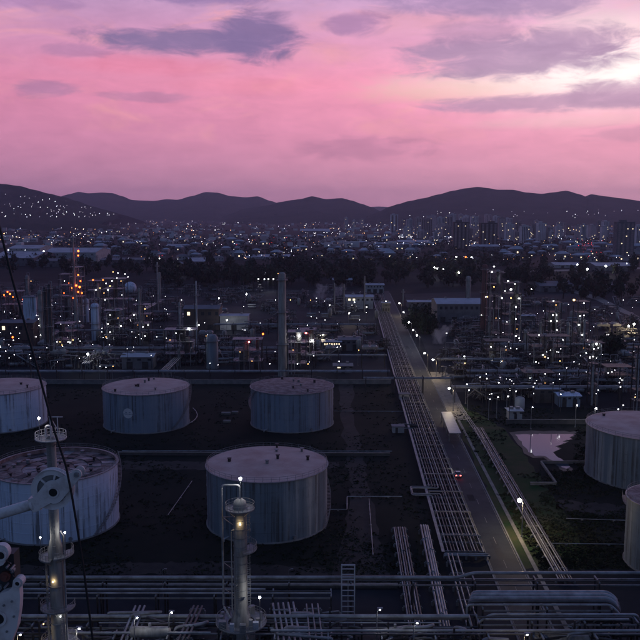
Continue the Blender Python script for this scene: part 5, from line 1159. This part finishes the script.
# big pale-roofed halls
for i, (x0, x1, yb, ye, dp, l) in enumerate(((44, 96, 262, 252.5, 90, 'long pale-roofed warehouse behind the flare stack'), (-10, 34, 266, 258, 110, 'large pale-roofed warehouse cut by the left edge'), (36, 66, 267, 261, 40, 'low grey warehouse before the long pale roofs'), (8, 40, 253, 248.5, 80, 'far warehouse with pale roof at left'),
        (100, 150, 264, 260, 40, 'low flat hall right of the flare stack'), (184, 206, 268, 261.5, 60, 'pale rounded roof hall left of centre'), (176, 184, 270, 264, 30, 'small pale hall beside rounded hall'), (166, 180, 249, 246, 50, 'far pale hall left of centre'), (300, 330, 233.5, 231, 120, 'distant long pale roof left of centre'), (246, 290, 259, 257, 50, 'thin long pale roof in the valley'),
        (398, 430, 245, 242, 60, 'pale flat hall before apartment blocks'), (472, 500, 251, 246.5, 50, 'pale podium hall below brown tower'), (555, 600, 268, 265, 40, 'long low roof at right beyond the plant'), (596, 636, 271, 266, 50, 'long pale hall at right beyond the plant'), (540, 575, 292, 286, 45, 'grey hall with pale roof behind right plant'), (573, 592, 290, 282, 40, 'rounded grey hall behind right plant'), (596, 625, 292, 285, 40, 'grey hall at far right behind plant'), (333, 352, 286, 280, 20, 'small hall before the dark wood'), (366, 384, 293, 285, 14, 'grey gatehouse at the head of the road'), (382, 390, 313, 303, 8, 'small reddish gate building beside the road'))):
    shed(l, x0, x1, yb, ye, dp, 'wallgrey' if i % 3 else 'wallwhite', 'roofwhite' if i not in (2, 4, 14, 15, 16) else 'roofgrey', .06, 'warehouse', wins=6, doors=3)
# apartment towers
def tower(label, x0, x1, ytop, yb, wall, dp=None, group=None, lit=3, bays=3, seed=0):
    q = random.Random(seed); pa, pb = P(x0, yb), P(x1, yb); W_ = pb.x - pa.x; b0 = (pa + pb) / 2; h = D(x0, ytop, b0.y).z; dp = dp or max(14, W_ * .6); t = thing('apartment_tower', label, 'apartment block', b0, 0, group)
    MB().box((0, dp / 2, h / 2), (W_, dp, h)).build('wall', wall, t); fl = int(h / 3.1)
    for i in range(bays):
        x = -W_ / 2 + W_ * (i + .5) / bays; bw = W_ / bays * .5
        b = MB(); b.box((x, -.25, h * .49), (bw, .5, h * .94)); o = b.build('balcony_bay', {'walldark': 'wallpink', 'wallbrown': 'wallpink', 'wallgrey': 'wallpink'}.get(wall, ('wallgrey', 'wallbrown', 'towerpink')[seed % 3]), t)
        b = MB()
        for f in range(1, fl): b.box((x, -.62, f * 3.1), (bw * 1.05, .5, .35))
        struct(b.build('balcony_slabs', wall, o), 'stuff')
    rb = MB().box((q.uniform(-.2, .2) * W_, dp / 2, h + 1.8), (W_ * .35, dp * .5, 3.6)).build('roof_house', wall, t); MB().box((0, dp / 2, h + .3), (W_ + .6, dp + .6, .6)).build('parapet', 'wallgrey', t)
    for i in range(lit): MB().box((-W_ / 2 + W_ * q.random() * .9 + W_ * .05, -.92, 3.1 * (q.randrange(max(fl, 2)) + .5)), (1.6, .12, 1.5)).build('lit_window', 'window', t)
    return t
tower('dark tall apartment tower with vertical stripes, left of dark pair', 453.5, 469, 222, 249, 'walldark', lit=5, bays=4, seed=1); tower('dark brown apartment tower, right of dark pair', 480.5, 497, 223, 249, 'wallbrown', lit=4, bays=4, seed=2)
tower('large grey apartment slab near the right edge', 616, 633.5, 222, 257, 'wallgrey', lit=5, bays=4, seed=3); tower('pale slim apartment tower standing alone in centre', 390.5, 398, 214.5, 233, 'towerwhite', lit=4, bays=2, seed=4)
TW = [(344.5, 348, 217.5, 229), (415, 421, 217.5, 235), (421.5, 432, 219, 236), (427, 436, 215.5, 231), (437, 444, 217.5, 236), (444.5, 452, 216, 236), (449, 456, 214, 231), (471, 478, 216.5, 231), (499, 505, 218, 240), (505.5, 514, 224, 243), (515, 521, 222, 242), (521.5, 530, 226, 244), (531, 537, 224, 241), (538, 546, 223, 243), (547, 553, 227, 243), (575, 580, 225.5, 241), (581, 586, 225, 242), (597, 602.5, 221, 237), (603.5, 609, 221.5, 238), (636, 646, 226, 245), (407, 412, 219, 234), (458, 463, 214, 228), (463, 469, 215.5, 228), (485, 491, 214.5, 228), (493, 499, 216, 230), (556, 562, 226, 240), (566, 571, 225, 238), (588, 594, 225, 238), (401, 405, 220, 232), (378, 382, 220, 230), (360, 364, 219.5, 229), (352, 356, 220, 229)]
for i in range(40): x = q.uniform(400, 640); yb = q.uniform(228, 244); TW.append((x, x + q.uniform(3, 9), yb - q.uniform(6, 11) - (yb - 226) * .25, yb))
for i in range(9): x = 146 + i * 3.6 + q.uniform(-1, 1); TW.append((x, x + 1.8, 216 + q.uniform(-.6, 1), 220.5))
TW.sort(); cnt = [0, 0, 0]
for i, (a, b_, yt, yb) in enumerate(TW):
    z_ = 2 if a > 398 else 0 if b_ < 200 else 1; cnt[z_] += 1; cl = ('white', 'pinkish', 'grey', 'pinkish', 'white')[i % 5]
    g_ = ('distant %s block, %s from the left in far group under left ridge', '%s small apartment block, %s from the left below centre hill', '%s apartment block, %s from the left in the skyline under right hill')[z_] % (cl, nth(cnt[z_]))
    tower(g_, a, b_, yt, yb, ('towerwhite', 'towerpink', 'wallpink', 'towerpink', 'towerwhite')[i % 5], (8, 12, 18, 26)[i % 4], 'town skyline: ' + ('right' if a > 398 else 'left' if b_ < 200 else 'centre'), lit=3 if b_ > 200 else 0, bays=2 if b_ < 200 else 2 + int((b_ - a) / 2.2), seed=i)
# town lights: street lamps nobody could count
def lights(name, m, n, gen, seed):
    q = random.Random(seed); b = MB(); pl = MB()
    for k_ in range(n):
        r_ = gen(q)
        if not r_: continue
        x, y, hgt = r_; p = P(x, y, hgt); d = p.y; r = min(max(d * .00017, .16), .75) * q.choice((.55, .7, .8, 1.0, 1.35)); c = Vector((p.x, p.y, hgt))
        a = b.add([c + Vector(o_) * r for o_ in ((1, 0, 0), (0, 1, 0), (-1, 0, 0), (0, -1, 0), (0, 0, 1), (0, 0, -1))])
        for f in ((0, 1, 4), (1, 2, 4), (2, 3, 4), (3, 0, 4), (1, 0, 5), (2, 1, 5), (3, 2, 5), (0, 3, 5)): b.face([a + i for i in f])
        pl.bar((p.x, p.y, 0), (p.x, p.y, hgt - r), .2)
    struct(pl.build(name.replace('lights', 'light_poles'), 'darksteel'), 'stuff')
    return struct(b.build(name, m), 'stuff')
def town(q):
    y = 217.5 + 42 * q.random() ** 1.6; x = q.uniform(-10, 655); p = P(x, y)
    dens = .5 + mnoise.noise(Vector((p.x * .004, p.y * .002, 7))) * 1.3 + (.15 if 400 < x < 600 else 0)
    if y > 246: dens -= .25
    return (x, y, q.uniform(7, 13)) if q.random() < dens else None
lights('town_lights', 'city', 1100, town, 1); lights('town_lights_warm', 'citywarm', 900, town, 2)
lights('town_lights_red', 'cityred', 60, lambda q: (q.gauss(586, 8), q.gauss(246.5, 3), 8) if q.random() < .55 else (q.gauss(265, 14), q.gauss(241, 3), 8) if q.random() < .6 else (q.gauss(156, 4), q.gauss(254, 2), 8), 3)
def row(q): i = q.randrange(3); x0, x1, y0 = ((398, 412, 237), (445, 458, 237), (306, 345, 233))[i]; return (q.uniform(x0, x1), y0 + q.uniform(-1, 1), 9)
lights('street_lights', 'city', 60, row, 4)
lights('plant_lights', 'city', 240, lambda q: (q.uniform(0, 170), q.uniform(296, 362), q.uniform(4, 12)) if q.random() < .45 else (q.uniform(484, 640), q.uniform(300, 395), q.uniform(4, 12)) if q.random() < .7 else (q.uniform(200, 375), q.uniform(300, 365), q.uniform(3, 8)), 5)
# lamps on the hillside at left: on the real slope
hl = bpy.data.objects['hill_left']; hr = bpy.data.objects['hill_right']; bpy.context.view_layer.update(); b = MB(); q = random.Random(8)
for k_ in range(130):
    if k_ % 3: x, y, ob = q.uniform(-2, 115), 190 + 27 * q.random() ** .45, hl
    else: x, y, ob = q.uniform(395, 640), 209 + 9 * q.random() ** .7, hr
    d = ray(x, y).normalized(); hit, loc, nrm, idx = ob.ray_cast(cam.location, d)
    if not hit: continue
    c = loc - d * 6; r = q.choice((.4, .5, .6, .7, .9))
    a = b.add([c + Vector(o_) * r for o_ in ((1, 0, 0), (0, 1, 0), (-1, 0, 0), (0, -1, 0), (0, 0, 1), (0, 0, -1))])
    for f in ((0, 1, 4), (1, 2, 4), (2, 3, 4), (3, 0, 4), (1, 0, 5), (2, 1, 5), (3, 2, 5), (0, 3, 5)): b.face([a + i for i in f])
struct(b.build('hillside_lights', 'city'), 'stuff')

# ================================================================== EVENING AIR
m = bpy.data.materials.new('haze'); m.use_nodes = True; nt = m.node_tree; nt.nodes.clear(); o_ = nt.nodes.new('ShaderNodeOutputMaterial'); pv = nt.nodes.new('ShaderNodeVolumePrincipled')
pv.inputs['Color'].default_value = (.72, .76, 1.0, 1); pv.inputs['Density'].default_value = 5.6e-5; pv.inputs['Anisotropy'].default_value = .5
nt.links.new(pv.outputs[0], o_.inputs['Volume']); MATS['haze'] = m
hz = MB().box((0, 6700, 219), (19400, 14000, 442)).build('haze', 'haze'); struct(hz, 'stuff')
